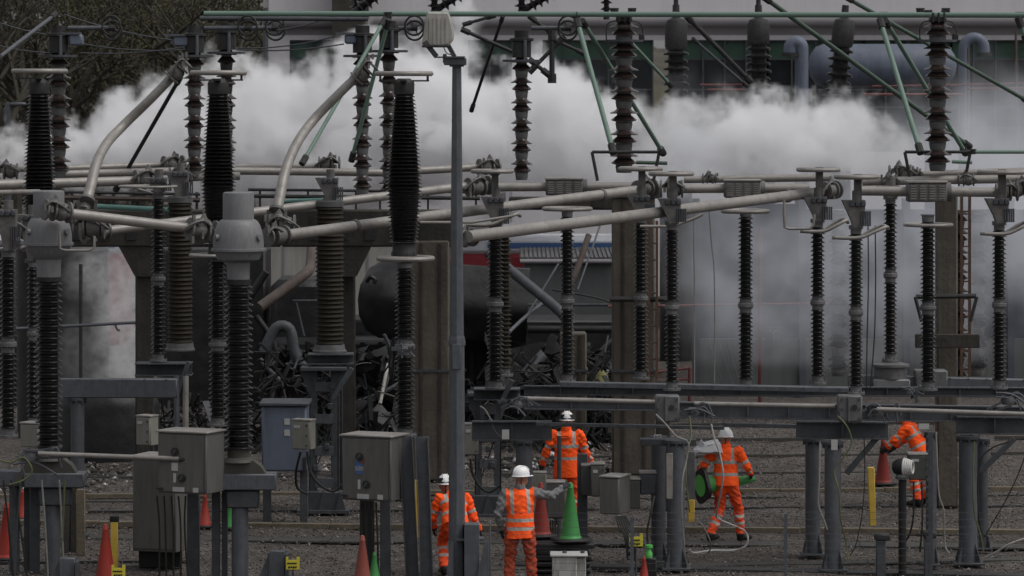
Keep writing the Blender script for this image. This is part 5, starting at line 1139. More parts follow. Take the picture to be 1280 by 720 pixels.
r_, dr, w, h, st = cabinet(193, 262, 541, 617, 56.0, 'grey cabinet with two dials and white stickers, pale tube tip across it, lower left', rot=-.42); st('label_plate', -.13, .44, .13, .13, 'label')
r_, dr, w, h, st = cabinet(424, 492, 546, 626, 56.0, 'grey cabinet with two dials and a blue sticker, lower centre left', rot=-.42)
st('blue_sticker', -.13, .50, .12, .17, 'blue'); st('label_plate', -.17, .62, .05, .06, 'blue'); st('red_sticker', -.06, .62, .08, .07, 'redp')
fc = bpy.data.curves.new('sticker_number', 'FONT'); fc.body = '500'; fc.size = .085; fc.align_x = 'CENTER'; fc.align_y = 'CENTER'; fc.extrude = .001
fo = bpy.data.objects.new('tmp_text', fc); C.objects.link(fo); fm = bpy.data.meshes.new_from_object(fo.evaluated_get(bpy.context.evaluated_depsgraph_get())); bpy.data.objects.remove(fo)
fm.materials.clear(); fm.materials.append(M['label']); fo = bpy.data.objects.new('sticker_number', fm); C.objects.link(fo); fo.parent = dr; fo.location = (-.13*w, -.036, .50*h); fo.rotation_euler = (math.pi/2, 0, 0)
cabinet(163, 222, 572, 690, 57.6, 'tall plain grey cabinet standing behind the dialled cabinet, lower left', 'cab', -.35, .6, 'plain')
solo('cabinet_plinth', MB().box(G(200, 58)+Vector((0, .1, .24)), (m_(52, 58), .35, .42)), M['black'], 'dark cable filled plinth under the tall plain cabinet', 'plinth')
cabinet(169, 190, 521, 557, 60, 'small beige box with blue label, left of the dialled cabinet', 'beige', -.5, .22, 'small', group='small beige boxes')
cabinet(364, 389, 526, 562, 62, 'small beige box on the blue grey tank', 'beige', -.4, .2, 'small', group='small beige boxes')
cabinet(580, 598, 531, 569, 63, 'small beige box just right of the lamp pole', 'beige', 0, .2, 'small', group='small beige boxes')
cabinet(24, 50, 530, 559, 61, 'small beige box between the two leftmost insulators', 'beige', -.4, .3, 'plain', group='small beige boxes')
cabinet(727, 740, 583, 620, 58.5, 'narrow dark grey box right of the green cone', 'cabd', 0, .3, 'plain')
cabinet(739, 756, 581, 621, 58.2, 'small grey box with a white label, right of the narrow one', 'cab', 0, .3, 'small')
cabinet(749, 775, 597, 643, 57.5, 'grey box with sloping cables under it, left of the steel posts', 'cab', -.4, .45, 'plain')
cabinet(775, 800, 600, 636, 57.9, 'dark box with a raised steel lid, left of the steel posts', 'cabd', 0, .3, 'plain')
cabinet(800, 820, 592, 618, 58.0, 'dark blue grey box bolted to the centre right posts', 'galvd', 0, .3, 'plain')
cabinet(683, 706, 604, 648, 58.0, 'dark grey box between the red cone and the green cone', 'cabd', 0, .3, 'plain')
cabinet(667, 683, 592, 620, 59.2, 'cream box behind the red cone', 'beige', 0, .2, 'plain')
cabinet(1136, 1162, 569, 600, 57.6, 'small dark box with a label, behind the white capped post', 'cabd', 0, .3, 'small')
o = thing('junction_box', 'stained white ground box in front of the cones', 'box', G(711, 54.6))
zt = P(0, 694, 54.6).z; p = G(711, 54.6)
part('body', MB().box(p+Vector((-.06, 0, zt/2)), (.34, .42, zt), bev=.012), M['whited'], o); part('side_bay', MB().box(p+Vector((.17, .02, zt/2-.01)), (.13, .4, zt-.02), bev=.012), M['whited'], o)
part('lid', MB().box(p+Vector((0, 0, zt+.015)), (.52, .46, .03), bev=.008), M['label'], o); part('label_plate', MB().box(p+Vector((-.06, -.216, zt-.25)), (.16, .012, .13)), M['label'], o)
for dx in (-.06, .19): part('lifting_knob', MB().tube([p+Vector((dx, 0, zt+.03)), p+Vector((dx, 0, zt+.06))], .03, 10), M['galvd'], o)
# blue grey tank with beige box, centre left
o = thing('cooling_tank', 'blue grey tank with a dark lid left of the broad dark post', 'tank', P(357, 586, 64)); a = P(329, 505, 64); b = P(385, 586, 64); c = (a+b)/2
part('body', MB().box(c, (b.x-a.x, .9, a.z-b.z), bev=.03), M['blueg'], o); part('lid', MB().box(c+Vector((0, 0, (a.z-b.z)/2+.03)), (b.x-a.x+.08, 1.0, .05), bev=.01), M['galvd'], o)
for z in (.28, .1): part('label_plate', MB().box(c+Vector((.05, -.455, z)), (.09, .01, .1)), M['label'], o)
part('vent_grille', MB().box(c+Vector((.33, -.456, -.4)), (.06, .012, .2)), M['dark'], o)
for sx in (-.3, .3): part('leg', MB().box((c.x+sx, 64, b.z/2), (.12, .3, b.z)), M['galvd'], o)
# pale strip and black+yellow items by the centre right posts
solo('marker_board', MB().box(P(837, 595, 57.2), (m_(8, 57), .03, m_(57, 57)), bev=.004), M['alu'], 'pale strip hung on the thick post centre right', 'board')
o = thing('tag_board', 'small white chequered tag near the top of the centre right post', 'tag', P(821, 556, 58.1)); c = P(822, 549, 58.1)
part('plate', MB().box(c, (m_(9, 58), .01, m_(12, 58))), M['label'], o)
mb = MB()
for i in range(2):
    for j in range(3): mb.box(c+Vector((-.025+.05*i, -.008, -.04+.04*j)), (.028, .006, .02))
part('print', mb, M['galvd'], o)
solo('tag_board', MB().box(P(1043, 556, 57.35), (m_(8, 57), .01, m_(13, 57))), M['label'], 'plain white tag on the right one of the two close posts', 'tag')
solo('tag_board', MB().box(P(632, 543, 61), (m_(9, 61), .01, m_(12, 61))), M['label'], 'white tag hanging right of the lamp pole', 'tag')
solo('tag_board', MB().box(P(1155, 533, 58), (m_(13, 58), .01, m_(7, 58))), M['label'], 'white tag under the near beam above the bending worker', 'tag')
def marker(px, yt, yb, w, d, label, m1='yellow', split=None, top=None, lean=0):
    o = thing('marker_post', label, 'marker post', P(px, yb, d), 'yellow marker posts'); zt = P(0, yt, d).z; zb = max(0, P(0, yb, d).z); x = P(px, 0, d).x
    zs = P(0, split, d).z if split else zt
    part('lower_sleeve', MB().bar((x, d, zb), (x-lean, d, zs), m_(w, d), .1), M[m1], o)
    if split: part('upper_board', MB().box((x, d, (zs+zt)/2), (m_(w, d), .11, zt-zs), bev=.01), M['flange'], o)
    if top: part('cap', MB().box((x-lean, d, zt+.04), (m_(w+1, d), .12, .09), bev=.01), M['black'], o)
marker(864, 564, 652, 10, 60, 'grey marker post with a yellow foot left of the cone carrier', split=624)
marker(1091, 584, 657, 10, 61.5, 'yellow upright sleeve right of the two close posts', lean=.03)
marker(523, 600, 672, 7, 58.8, 'narrow yellow sleeve between the two steel channels')
marker(143, 652, 735, 10, 57.5, 'yellow post with a black cap behind the lower left cone', top=True)
# white capped black post
o = thing('vent_post', 'black post with a coiled white and black round head, right', 'post', G(1128, 57.2)); c = P(1129, 584, 57.2)
part('shaft', MB().tube([G(1128, 57.2), P(1128, 600, 57.2)], m_(5, 57), 14), M['black'], o)
part('collar', MB().lathe([(m_(8, 57), 0), (m_(9, 57), .04), (m_(6, 57), .09)], P(1128, 599, 57.2), 18), M['flange'], o)
part('black_cap', MB().lathe([(0, -.16), (.07, -.15), (.115, -.10), (.13, -.03), (.13, .02)], c, 20, axis=(1, -.35, 0)), M['black'], o)
cl = MB()
for k in range(5): cl.torus(c+Vector((.02+.026*k, -.01*k, 0)), .125-.009*k, .016, (1, -.35, 0), 28, 8)
cl.lathe([(.12, .01), (.1, .08), (.06, .12), (0, .13)], c, 20, axis=(1, -.35, 0)); part('white_coils', cl, M['white'], o)
# bollards
for px, yt, d, w, l in ((1101, 671, 56.8, 17, 'dark bollard with a cap, right of the two close posts'), (789, 0, 0, 0, None), (1160, 668, 56.2, 14, 'dark bollard in front of the slim post at right')):
    if l:
        o = thing('bollard', l, 'bollard', G(px, d), 'dark bollards'); z = P(0, yt, d).z
        part('shaft', MB().box(G(px, d)+Vector((0, 0, z/2)), (m_(w*.7, d), .14, z), bev=.01), M['galvd'], o); part('cap', MB().box(G(px, d)+Vector((.02, 0, z)), (m_(w*1.15, d), .2, .1), bev=.02), M['dark'], o)
for px, d, h_, l in ((372, 56.4, .8, 'short gusseted steel stub right of the bell head frame'), (110, 56.0, .62, 'short steel stub left of the lower left cone'), (100, 58.0, .7, None)):
    if l:
        o = thing('steel_stub', l, 'stub', G(px-25, d), 'short steel stubs'); q = G(px-25, d); h_ = P(0, 688 if px > 200 else 697, d).z
        part('shaft', MB().box(q+Vector((0, 0, h_/2)), (.22, .2, h_), bev=.01), M['galv'], o)
        part('gusset', MB().prism([(q.x-.12, 0), (q.x-.12, h_*.95), (q.x-.3, 0)], q.y-.01, q.y+.01), M['galv'], o); part('flange', MB().box(q+Vector((.14, -.05, h_/2-.02)), (.04, .3, h_-.04)), M['galvd'], o)

# ------------------------------------------------------------------ lamp pole
d = 53.0; lp = thing('lamp_pole', 'tall galvanised pole with a floodlight, standing in front of everything', 'lamp pole', G(571, d))
def pl(y0, y1, w0, w1, nm):
    a, b = P(571, y0, d), P(571, y1, d); part(nm, MB().lathe([(m_(w1/2, d), max(0, b.z)), (m_(w0/2, d), a.z)], G(571, d), 8), M['galv'], lp, angle=30)
pl(83, 425, 11.5, 17.5, 'upper_shaft'); pl(425, 640, 19, 20.5, 'lower_shaft')
part('sleeve', MB().lathe([(m_(10.5, d), P(0, 432, d).z), (m_(11, d), P(0, 428, d).z), (m_(9.4, d), P(0, 420, d).z)], G(571, d), 8), M['galv'], lp)
pl(640, 800, 20.5, 21, 'base_shaft')
part('hatch_cover', MB().box(P(571, 445, d)+Vector((0, -.115, 0)), (.12, .02, .34), bev=.005), M['galv'], lp)
bp = MB(); c = G(580, d)
for sx in (-.27, .0, .27): bp.box(Vector((P(590, 0, d).x+sx*.9, d-.1+abs(sx), .62)), (.02 if sx else .2, .3, 1.24), bev=.004)
bp.box((P(588, 0, d).x, d-.02, P(0, 673, d).z+.0), (m_(34, d), .3, .03)); bp.prism([(P(553, 0, d).x, 0), (P(563, 0, d).x, P(0, 676, d).z), (P(567, 0, d).x, P(0, 676, d).z), (P(567, 0, d).x, 0)], d-.16, d-.14)
bp.prism([(P(590, 0, d).x, .2), (P(606, 0, d).x, P(0, 674, d).z), (P(611, 0, d).x, P(0, 674, d).z), (P(611, 0, d).x, .2)], d-.3, d-.28)
bp.box((P(585, 0, d).x, d+.05, .02), (1.0, .8, .04)); part('base_box', bp, M['galv'], lp)
hd = MB().box(P(569, 77, d), (m_(28, d), .26, m_(9, d)), bev=.01); hd.box(P(569, 71.5, d), (m_(24, d), .3, .025)); hd.box(P(556, 73, d), (.05, .1, .12)); hd.box(P(571, 82, d), (m_(18, d), .2, .03)); part('head_plate', hd, M['galvd'], lp)
fl = thing('floodlight', 'weathered pale floodlight tilted on its bracket at the pole top', 'floodlight', P(548, 58, d))
mb = MB(); prof = [(-.75, -.30), (-.62, .86), (-.5, .99), (.5, 1.0), (.66, .88), (.95, -.2), (.88, -.75), (.6, -.98), (-.55, -.98), (-.8, -.75)]
hw, hh = m_(20.5, d), m_(21.5, d); cc = P(547.5, 36.5, d)
prof = [(-.62, 1.0), (.62, 1.0), (.70, .86), (.98, -.25), (.94, -.62), (.66, -.95), (.3, -1.0), (-.86, -1.0), (-.98, -.82), (-.90, -.4), (-.70, .86)]
n = len(prof); vs = []
for yy, k in ((-.10, .90), (-.07, 1.0), (.16, 1.0), (.30, .74), (.34, .5)): vs += [cc+Vector((x*hw*k, yy, z*hh*k)) for x, z in prof]
fs = [tuple(range(n)), tuple(reversed(range(4*n, 5*n)))]+[(i*n+k, i*n+(k+1) % n, (i+1)*n+(k+1) % n, (i+1)*n+k) for i in range(4) for k in range(n)]
mb.add(vs, fs); part('housing', mb, M['tan'], fl, angle=30)
rb = MB()
for k in range(5): rb.box(cc+Vector((hw*(-.5+.25*k), -.108, -.02)), (.012, .012, hh*1.5))
part('ribs', rb, M['tan'], fl); part('lip', MB().box(cc+Vector((-.02, -.05, -hh*1.0)), (hw*1.75, .2, .03), bev=.005), M['dark'], fl)
part('bracket_arm', MB().bar(P(531, 52, d)+Vector((0, -.1, 0)), P(546, 71, d)+Vector((0, -.1, 0)), .03, .07), M['galvd'], fl); part('bracket_arm', MB().bar(P(560, 56, d)+Vector((0, .1, 0)), P(568, 71, d)+Vector((0, .1, 0)), .03, .06), M['galvd'], fl)
part('bracket_foot', MB().bar(P(544, 71.5, d), P(560, 71.5, d), .08, .02), M['galvd'], fl)
part('lead', MB().tube(curve([P(554, 57, d), P(558, 66, d), P(566, 69, d)]), .008, 6), M['dark'], fl)

# ------------------------------------------------------------------ cones
def cone(px, yt, yb, d, m, label, basew=None, mbase='black', zb=None, tip=.10, name='traffic_cone', group='traffic cones', bands=True):
    zb = P(0, yb, d).z if zb is None else zb; h = P(0, yt, d).z-zb; r = h*.168
    o = thing(name, label, 'cone', Vector((P(px, 0, d).x, d, zb)), group); hb = .05
    part('body', MB().lathe([(r*1.12, hb), (r*1.05, hb+.03), (r, hb+.035), (h*.05, h*.9), (h*.055, h*.91), (h*.05, h*.925), (h*.035, h*.99), (h*.02, h), (0, h)], n=28), M[m], o, local=True)
    part('base', MB().box((0, 0, hb/2), (basew or h*.46, basew or h*.46, hb), rz=.35, bev=.02), M[mbase], o, local=True)
    return o
cone(132, 655, 728, 56.3, 'coneR', 'bright red orange cone in front of the yellow black capped post')
cone(453, 669, 738, 55.5, 'coneP', 'faded pink red cone below the dialled cabinet, cut by the bottom edge')
cone(1104, 548, 606, dg(606), 'coneD', 'dull red cone far right of the yellow sleeve')
cone(28, 612, 650, dg(650), 'coneR', 'small orange cone behind the left frame')
cone(256, 617, 660, dg(660), 'coneR', 'orange cone glimpsed under the lower left cabinet')
cone(8, 628, 700, dg(700), 'coneR', 'red cone at the left frame edge')
cone(805, 695, 760, 55.6, 'coneR', 'red cone tip at the bottom edge left of the bollard', zb=0)
cone(288, 622, 662, dg(662), 'coneG', 'green cone glimpsed behind the right bell head frame')
cone(468, 690, 745, 55.9, 'coneG', 'green cone sliver behind the faded pink cone', zb=0)
# lime topped stand near the bottom
o = thing('bollard', 'black bollard topped with a lime green cap, bottom centre right', 'bollard', G(813, 56)); z = P(0, 697, 56).z
part('shaft', MB().box(G(813, 56)+Vector((0, 0, z/2)), (m_(15, 56), .18, z), bev=.015), M['black'], o); part('lime_cap', MB().lathe([(.05, 0), (.05, .07), (.035, .09), (.035, .13), (.055, .14), (.055, .18), (0, .19)], P(811, 697, 56), 14), M['coneL'], o)
# stack of black rubber bases carrying the two cones
st_ = thing('rubber_mat_stack', 'low stack of black rubber mats under the green and red cones', 'mat stack', G(702, 55.8)); zt = P(0, 678, 55.4).z; k = 0; z = 0
while z < zt-.02:
    hgt = min(.085, zt-z); part('mat', MB().box(Vector((P(702, 0, 55.6).x+R.uniform(-.03, .03), 55.75+R.uniform(-.03, .03), z+hgt/2)), (m_(78, 55.6)-R.uniform(0, .12), .8, hgt-.012), rz=R.uniform(-.03, .03), bev=.015), M['black'], st_); z += hgt
cone(713, 603, 678, 55.5, 'coneG', 'green cone whose tip the front worker holds', zb=zt, basew=.46)
cone(676, 603, 678, 56.0, 'coneD', 'dull red cone behind the front worker, beside the green cone', zb=zt, basew=.40)

# ------------------------------------------------------------------ yellow notices
def notice(px, py, d, label):
    o = thing('warning_notice', label, 'sign', P(px, py+8, d), 'yellow notices on stakes'); c = P(px, py, d)
    u = m_(1, d); part('plate', MB().box(c, (17*u, .02, 12*u), bev=.003), M['signy'], o)
    part('ear', MB().box(c+Vector((-7*u, 0, 7.8*u)), (3*u, .02, 4.4*u)), M['signy'], o); part('ear', MB().box(c+Vector((6.7*u, 0, 7.8*u)), (4*u, .02, 4.4*u)), M['signy'], o)
    mb = MB().box(c+Vector((-1*u, -.013, 2.0*u)), (12*u, .008, 1.5*u))
    for k in range(4): mb.box(c+Vector((-4.5*u+k*2.8*u, -.013, (-3+.4*(k % 2))*u)), (2.3*u, .008, (2.2-.5*(k % 2))*u))
    part('print', mb, M['black'], o)
    part('stake', MB().tube([G(px, d+.05), c+Vector((0, .05, 0))], .015, 6), M['galvd'], o)
notice(148, 716, 55.8, 'yellow notice on a stake before the lower left cone')
notice(366, 706, 56.0, 'yellow notice on a stake right of the steel stub')
notice(795, 677, 56.6, 'yellow notice on a stake left of the centre right posts')

# ------------------------------------------------------------------ cables and hoses
def cab(pts, r, m, label, nm='cable', cat='cable', group=None, d=None):
    W_ = []
    for q in pts:
        v = P(*q); 
        if v.z < r: v.z = r+.01
        W_.append(v)
    return solo(nm, MB().tube(curve(W_, 5), r, 8), M[m], label, cat, group)
cab([(946, 530, 58), (952, 548, 58), (957, 570, 58), (955, 600, 58), (950, 625, 58), (947, 645, 58), (960, 655, 58), (975, 662, 58), (985, 672, 58), (985, 682, 58), (975, 688, 58), (950, 687, 58), (905, 690, 57.6), (868, 692, 57.6)][0:0] or
    [(889, 530, 58.4), (893, 548, 58.4), (900, 568, 58.4), (904, 595, 58.4), (900, 620, 58.6), (896, 640, 59), (897, 648, 59.4), (915, 656, 59.6), (931, 664, 60), (935, 675, 60), (930, 684, 60), (915, 688, 60), (890, 688, 59.6), (868, 691, 59.4), (862, 687, 59.3)], .014, 'cablew', 'white hose looping down past the worker carrying a cone onto the gravel', 'hose', 'hose')
cab([(870, 648, 59), (880, 660, 59), (888, 678, 59), (886, 690, 59.4), (875, 693, 59.4)], .011, 'cableg', 'grey cable falling beside the white hose')
cab([(1284, 560, 58), (1276, 585, 58), (1260, 620, 58), (1240, 655, 58), (1230, 672, 58)], .010, 'cable', 'thin dark cable slanting across the right edge')
cab([(1284, 672, 57.5), (1262, 680, 57.6), (1245, 690, 57.8), (1232, 697, 58)], .014, 'cablew', 'white hose on the gravel at the right edge', 'hose', 'hose')
cab([(1047, 520, 57.4), (1055, 528, 57.3), (1062, 540, 57.3), (1064, 556, 57.3), (1052, 575, 57.3), (1043, 590, 57.3), (1049, 615, 57.2), (1051, 650, 57.2), (1058, 680, 57.3), (1060, 700, 57.2)], .012, 'earth', 'green grey cable running down the right close post')
cab([(1025, 552, 57.3), (1024, 600, 57.2), (1023, 630, 57.2), (1030, 650, 57.2), (1034, 662, 57.2)], .012, 'cableg', 'grey cable between the two close posts')
cab([(820, 518, 57.4), (832, 530, 57.3), (845, 545, 57.2), (860, 553, 57.2), (858, 575, 57.2), (853, 600, 57.1), (852, 640, 57.1), (856, 690, 57.2)], .013, 'cableg', 'grey cable drooping from the left end box down the thick post')
cab([(862, 520, 57.8), (864, 545, 57.6), (860, 560, 57.4), (857, 590, 57.2), (862, 640, 57.2)], .011, 'earth', 'olive cable falling right of the thick post')
cab([(600, 508, 62), (606, 512, 62), (612, 522, 62), (620, 540, 62), (634, 552, 62), (648, 566, 62)], .014, 'cableg', 'pair of pale leads drooping right of the lamp pole')
cab([(588, 573, 61.5), (591, 592, 61.5), (600, 608, 61.5), (612, 615, 61.5), (626, 606, 61.5)], .022, 'cable', 'thick black cable looping from the small beige box by the pole')
cab([(384, 564, 61.5), (388, 590, 61.5), (400, 606, 61.5), (416, 614, 61.5), (428, 606, 61.5)], .022, 'cable', 'thick black cable looping under the beige box on the blue grey tank')
cab([(376, 564, 61.5), (370, 590, 61.8), (372, 610, 62), (385, 618, 62)], .02, 'cable', 'black cable curling under the blue grey tank')
for k in range(6): cab([(770+k*2.5, 645, 57.4), (774+k*3, 660, 57.3), (781+k*2.2, 672, 57.2), (785+k*2, 700, 57.2)], .014, 'cable', 'black cable, %s of six fanning from the box left of the posts' % ('leftmost', 'second', 'third', 'fourth', 'fifth', 'rightmost')[k], group='cables fanning down left of the posts')
cab([(818, 620, 57.2), (814, 640, 57.1), (809, 665, 57.1), (812, 700, 57.1)], .016, 'cable', 'black cable running down left of the thick post')
for k in range(3): cab([(688+k*3, 650, 56.9), (689+k*3, 668, 56.9), (694+k*3, 690, 56.8), (702+k*3, 705, 56.8)], .014, 'cable', 'black cable, %s of three behind the cones' % ('left', 'middle', 'right')[k], group='cables behind the cones')
cab([(1142, 602, 57.4), (1142, 640, 57.4), (1138, 665, 57.5), (1130, 680, 57.6)], .014, 'cable', 'black cable under the small dark box at right')
cab([(1152, 602, 57.4), (1153, 650, 57.4), (1150, 690, 57.5)], .014, 'cable', 'second black cable under the small dark box at right')
cab([(1170, 540, 57.6), (1172, 590, 57.5), (1174, 620, 57.5), (1180, 640, 57.5), (1181, 680, 57.5), (1187, 692, 57.4)], .013, 'cableg', 'grey cable along the slim post right of the small dark box')
cab([(1218, 552, 57.6), (1216, 600, 57.5), (1218, 640, 57.5), (1226, 670, 57.5), (1229, 690, 57.5)], .012, 'earth', 'olive cable down the thickest post at right')
cab([(1262, 552, 58), (1240, 560, 58), (1226, 575, 58), (1222, 610, 58), (1226, 660, 58), (1236, 672, 58)], .012, 'cable', 'dark cable arching off the right channel')
cab([(1080, 545, 57.6), (1081, 590, 57.6), (1078, 640, 57.6), (1070, 680, 57.6), (1062, 695, 57.6)], .008, 'cable', 'thin dark cable hanging left of the yellow sleeve')
for k in range(5): cab([(196+k*9, 620, 56.6), (197+k*9+R.uniform(-3, 3), 660, 56.6), (199+k*9, 735, 56.6)], .013, 'cable', 'black cable, number %s from the left below the left cabinet' % ('one', 'two', 'three', 'four', 'five')[k], group='cables below the left cabinet')
for k in range(4): cab([(452+k*6, 628, 56.5), (452+k*6+R.uniform(-3, 3), 670, 56.4), (455+k*6, 735, 56.4)], .014, 'cable', 'black cable below the central cabinet, number %s from left' % ('one', 'two', 'three', 'four')[k], group='cables below the central cabinet')
for k, (x, dx) in enumerate(((4, 6), (14, 10), (26, -4), (74, 3), (81, -2), (52, 4))): cab([(x, 600, 56.9), (x+dx, 650, 56.9), (x+dx*2, 735, 56.9)], .014, ('cable', 'cable', 'galvd', 'cableg', 'earth', 'cableg')[k], 'cable below the left frame, number %s from left' % ('one', 'two', 'three', 'five', 'six', 'four')[k], group='cables below the left frame')
cab([(0, 575, 56), (14, 578, 56), (30, 572, 56), (40, 588, 56), (30, 600, 56), (12, 606, 56)], .014, 'earth', 'olive cable curling over the beam at the left edge')
for px, x2, l in ((867, 868, 'left'), (889, 893, 'right')): solo('hanging_wire', MB().tube(curve([P(px-3 if px > 880 else px, 262, 66), P(px, 300, 66), P(x2, 350, 66), P(x2, 488, 66)]), m_(.9, 66), 6), M['cableg'], 'thin pale hanging wire, %s of two right of the ladder' % l, 'wire', 'thin pale wires right of the ladder')
for px, l in ((1085, 'left'), (1094, 'right')): solo('hanging_wire', MB().tube(curve([P(px, 282, 61), P(px+.5, 350, 61), P(px-1, 420, 61), P(px-2 if px < 1090 else px-6, 486, 61)]), m_(.9, 61), 6), M['dark'], 'thin dark hanging wire, %s of two right of the long tube end' % l, 'wire', 'thin dark wires at the long tube end')
# foreground wire fence
fd = 50.5; wf = thing('wire_fence', 'thin strand wire fence crossing the bottom right foreground', 'fence', G(985, fd))
for px, yt, w in ((982, 642, 4), (1163, 540, 5.5), (790, 646, 4.5)):
    mb = MB(); zt = P(0, yt, fd).z; mb.box((P(px, 0, fd).x, fd, zt/2-.2), (m_(w, fd), .06, zt+.4)); 
    for y in range(int(yt)+6, 725, 9): mb.box((P(px, 0, fd).x-m_(w/2+.8, fd), fd-.03, P(0, y, fd).z), (.03, .03, .03))
    part('post', mb, M['galv'] if px != 1163 else M['galvd'], wf)
for y in range(640, 724, 9):
    part('wire', MB().tube([P(640, y+1, fd), P(800, y+1.5, fd), P(982, y, fd), P(1163, y+1, fd), P(1300, y, fd)], .0022, 4), M['galvd'], wf)

# ------------------------------------------------------------------ workers
def worker(label, loc, yaw, J, vest=False, scale=1.0, head_turn=0.0, arm_hiv=True, grip=(0, 0), lamp=False, print_=False, drop=.02):
    """J: joint name -> local (x right, y forward, z up), metres. Body = one remeshed continuous surface."""
    J = {k: Vector(v) for k, v in J.items()}
    mb = MB()
    def ell(c, r, q=None, n=14):
        pr = [(math.sin(a)*1.0, -math.cos(a)) for a in np.linspace(0, math.pi, 9)]; t = MB().lathe(pr, n=n)
        mb.add([Vector(c)+((q @ Vector((v[0]*r[0], v[1]*r[1], v[2]*r[2]))) if q else Vector((v[0]*r[0], v[1]*r[1], v[2]*r[2]))) for v in t.v], t.f)
    def limb(a, b, r0, r1, bul=0):
        n = 5; pts = [a.lerp(b, i/(n-1)) for i in range(n)]; rs = [r0+(r1-r0)*i/(n-1)+bul*math.sin(math.pi*i/(n-1)) for i in range(n)]; mb.tube(pts, rs, 14)
        ell(a, (r0, r0, r0)); ell(b, (r1, r1, r1))
    # torso as a loft with elliptic sections
    sp = [J['pelvis']-(J['chest']-J['pelvis']).normalized()*.10, J['pelvis'], J['pelvis'].lerp(J['chest'], .45), J['chest'], J['neck'].lerp(J['chest'], .45), J['neck']]
    rx = [.155, .178, .172, .205, .185, .07]; ry = [.11, .135, .128, .135, .115, .065]
    side = (J['shR']-J['shL']).normalized(); vs = []; n = 20
    for i, c in enumerate(sp):
        up = (sp[min(i+1, 5)]-sp[max(i-1, 0)]).normalized(); fw = up.cross(side).normalized(); sd = fw.cross(up).normalized() if i > 1 else side
        for k in range(n): a = 2*math.pi*k/n; vs.append(c+side*math.cos(a)*rx[i]+fw*math.sin(a)*ry[i])
    mb.add(vs, [(i*n+k, i*n+(k+1) % n, (i+1)*n+(k+1) % n, (i+1)*n+k) for i in range(5) for k in range(n)]+[tuple(reversed(range(n))), tuple(range(5*n, 6*n))])
    for s_ in 'LR':
        limb(J['chest'].lerp(J['sh'+s_], .6), J['sh'+s_], .085, .082); limb(J['sh'+s_], J['el'+s_], .080, .062, .004); limb(J['el'+s_], J['wr'+s_], .060, .045, .004)
        limb(J['hip'+s_], J['kn'+s_], .105, .078, .004); limb(J['kn'+s_], J['an'+s_], .078, .066, .008)
        f = J['toe'+s_]-J['an'+s_]; f.z = 0; f.normalize(); an = J['an'+s_]; zf = an.z-.055
        q = Vector((0, 1, 0)).rotation_difference(f)
        ell(an+Vector((0, 0, -.03)), (.055, .065, .075), q); ell(an+f*.09+Vector((0, 0, -.035)), (.052, .14, .048), q)
    limb(J['neck'], J['head']-Vector((0, 0, .06)), .062, .056)
    hq = Matrix.Rotation(head_turn, 3, 'Z').to_quaternion(); H = J['head']
    ell(H, (.078, .098, .118), hq, 20); ell(H+hq @ Vector((0, .045, -.06)), (.058, .058, .062), hq)
    ell(H+hq @ Vector((0, .105, -.012)), (.014, .022, .026), hq); ell(H+hq @ Vector((0, .092, -.052)), (.024, .016, .010), hq)
    for sx in (-1, 1): ell(H+hq @ Vector((sx*.082, -.005, -.01)), (.012, .022, .034), hq)
    me0 = mb.mesh('tmp', M['hiv']); o0 = bpy.data.objects.new('tmp', me0); C.objects.link(o0)
    rm = o0.modifiers.new('r', 'REMESH'); rm.mode = 'VOXEL'; rm.voxel_size = .0155; sm = o0.modifiers.new('s', 'SMOOTH'); sm.iterations = 5; sm.factor = .5
    dgp = bpy.context.evaluated_depsgraph_get(); me = bpy.data.meshes.new_from_object(o0.evaluated_get(dgp)); me.name = 'body'
    bpy.data.objects.remove(o0); bpy.data.meshes.remove(me0)
    nv = len(me.vertices); co = np.empty(nv*3); me.vertices.foreach_get('co', co); co = co.reshape(-1, 3); no = np.empty(nv*3); me.vertices.foreach_get('normal', no); no = no.reshape(-1, 3)
    bones = [('head', J['head'], J['head']+Vector((0, 0, .05)), .11), ('neck', J['neck']+Vector((0, 0, .02)), J['head']-Vector((0, 0, .1)), .09), ('torso', J['pelvis']+(J['chest']-J['pelvis'])*.05, J['neck']-Vector((0, 0, .05)), .17)]
    for s_ in 'LR': bones += [('arm', J['sh'+s_], J['el'+s_], .07), ('fore', J['el'+s_], J['wr'+s_], .055), ('thigh', J['hip'+s_], J['kn'+s_], .09), ('shin', J['kn'+s_], J['an'+s_], .07), ('foot', J['an'+s_]-Vector((0, 0, .03)), J['an'+s_]+(J['toe'+s_]-J['an'+s_])*.8-Vector((0, 0, .03)), .10)]
    D = []; T = []; Lb = []
    for nme, a, b, r in bones:
        a_ = np.array(a); ab = np.array(b-a); L = np.linalg.norm(ab); t = np.clip(((co-a_)@ab)/L**2, 0, 1); D.append(np.linalg.norm(co-a_-t[:, None]*ab, axis=1)/r); T.append(t*L); Lb.append(L)
    D = np.array(D); T = np.array(T); idx = D.argmin(0); names = [b[0] for b in bones]
    band = np.full(nv, .05)
    for i in range(nv):
        k = idx[i]; nm = names[k]; t = T[k, i]; L = Lb[k]
        if nm == 'torso':
            b = abs(t-.10)-.026 if vest else min(abs(t-.10)-.026, abs(t-.27)-.026)
            x = (Vector(co[i])-J['chest']).dot(side)
            if t > (.10 if vest else .27): b = min(b, abs(abs(x)-.115)-.024)
            band[i] = b
        elif nm in ('arm',) and arm_hiv: band[i] = abs(t-L*.72)-.024
        elif nm == 'fore' and arm_hiv: band[i] = abs(t-L*.45)-.024
        elif nm == 'shin' and not vest: band[i] = min(abs(t-L*.55)-.024, abs(t-L*.28)-.024)
    # cloth folds
    rgw = np.random.default_rng(abs(hash(label)) % 1000 if False else len(label)); ph = rgw.uniform(0, 6, 6)
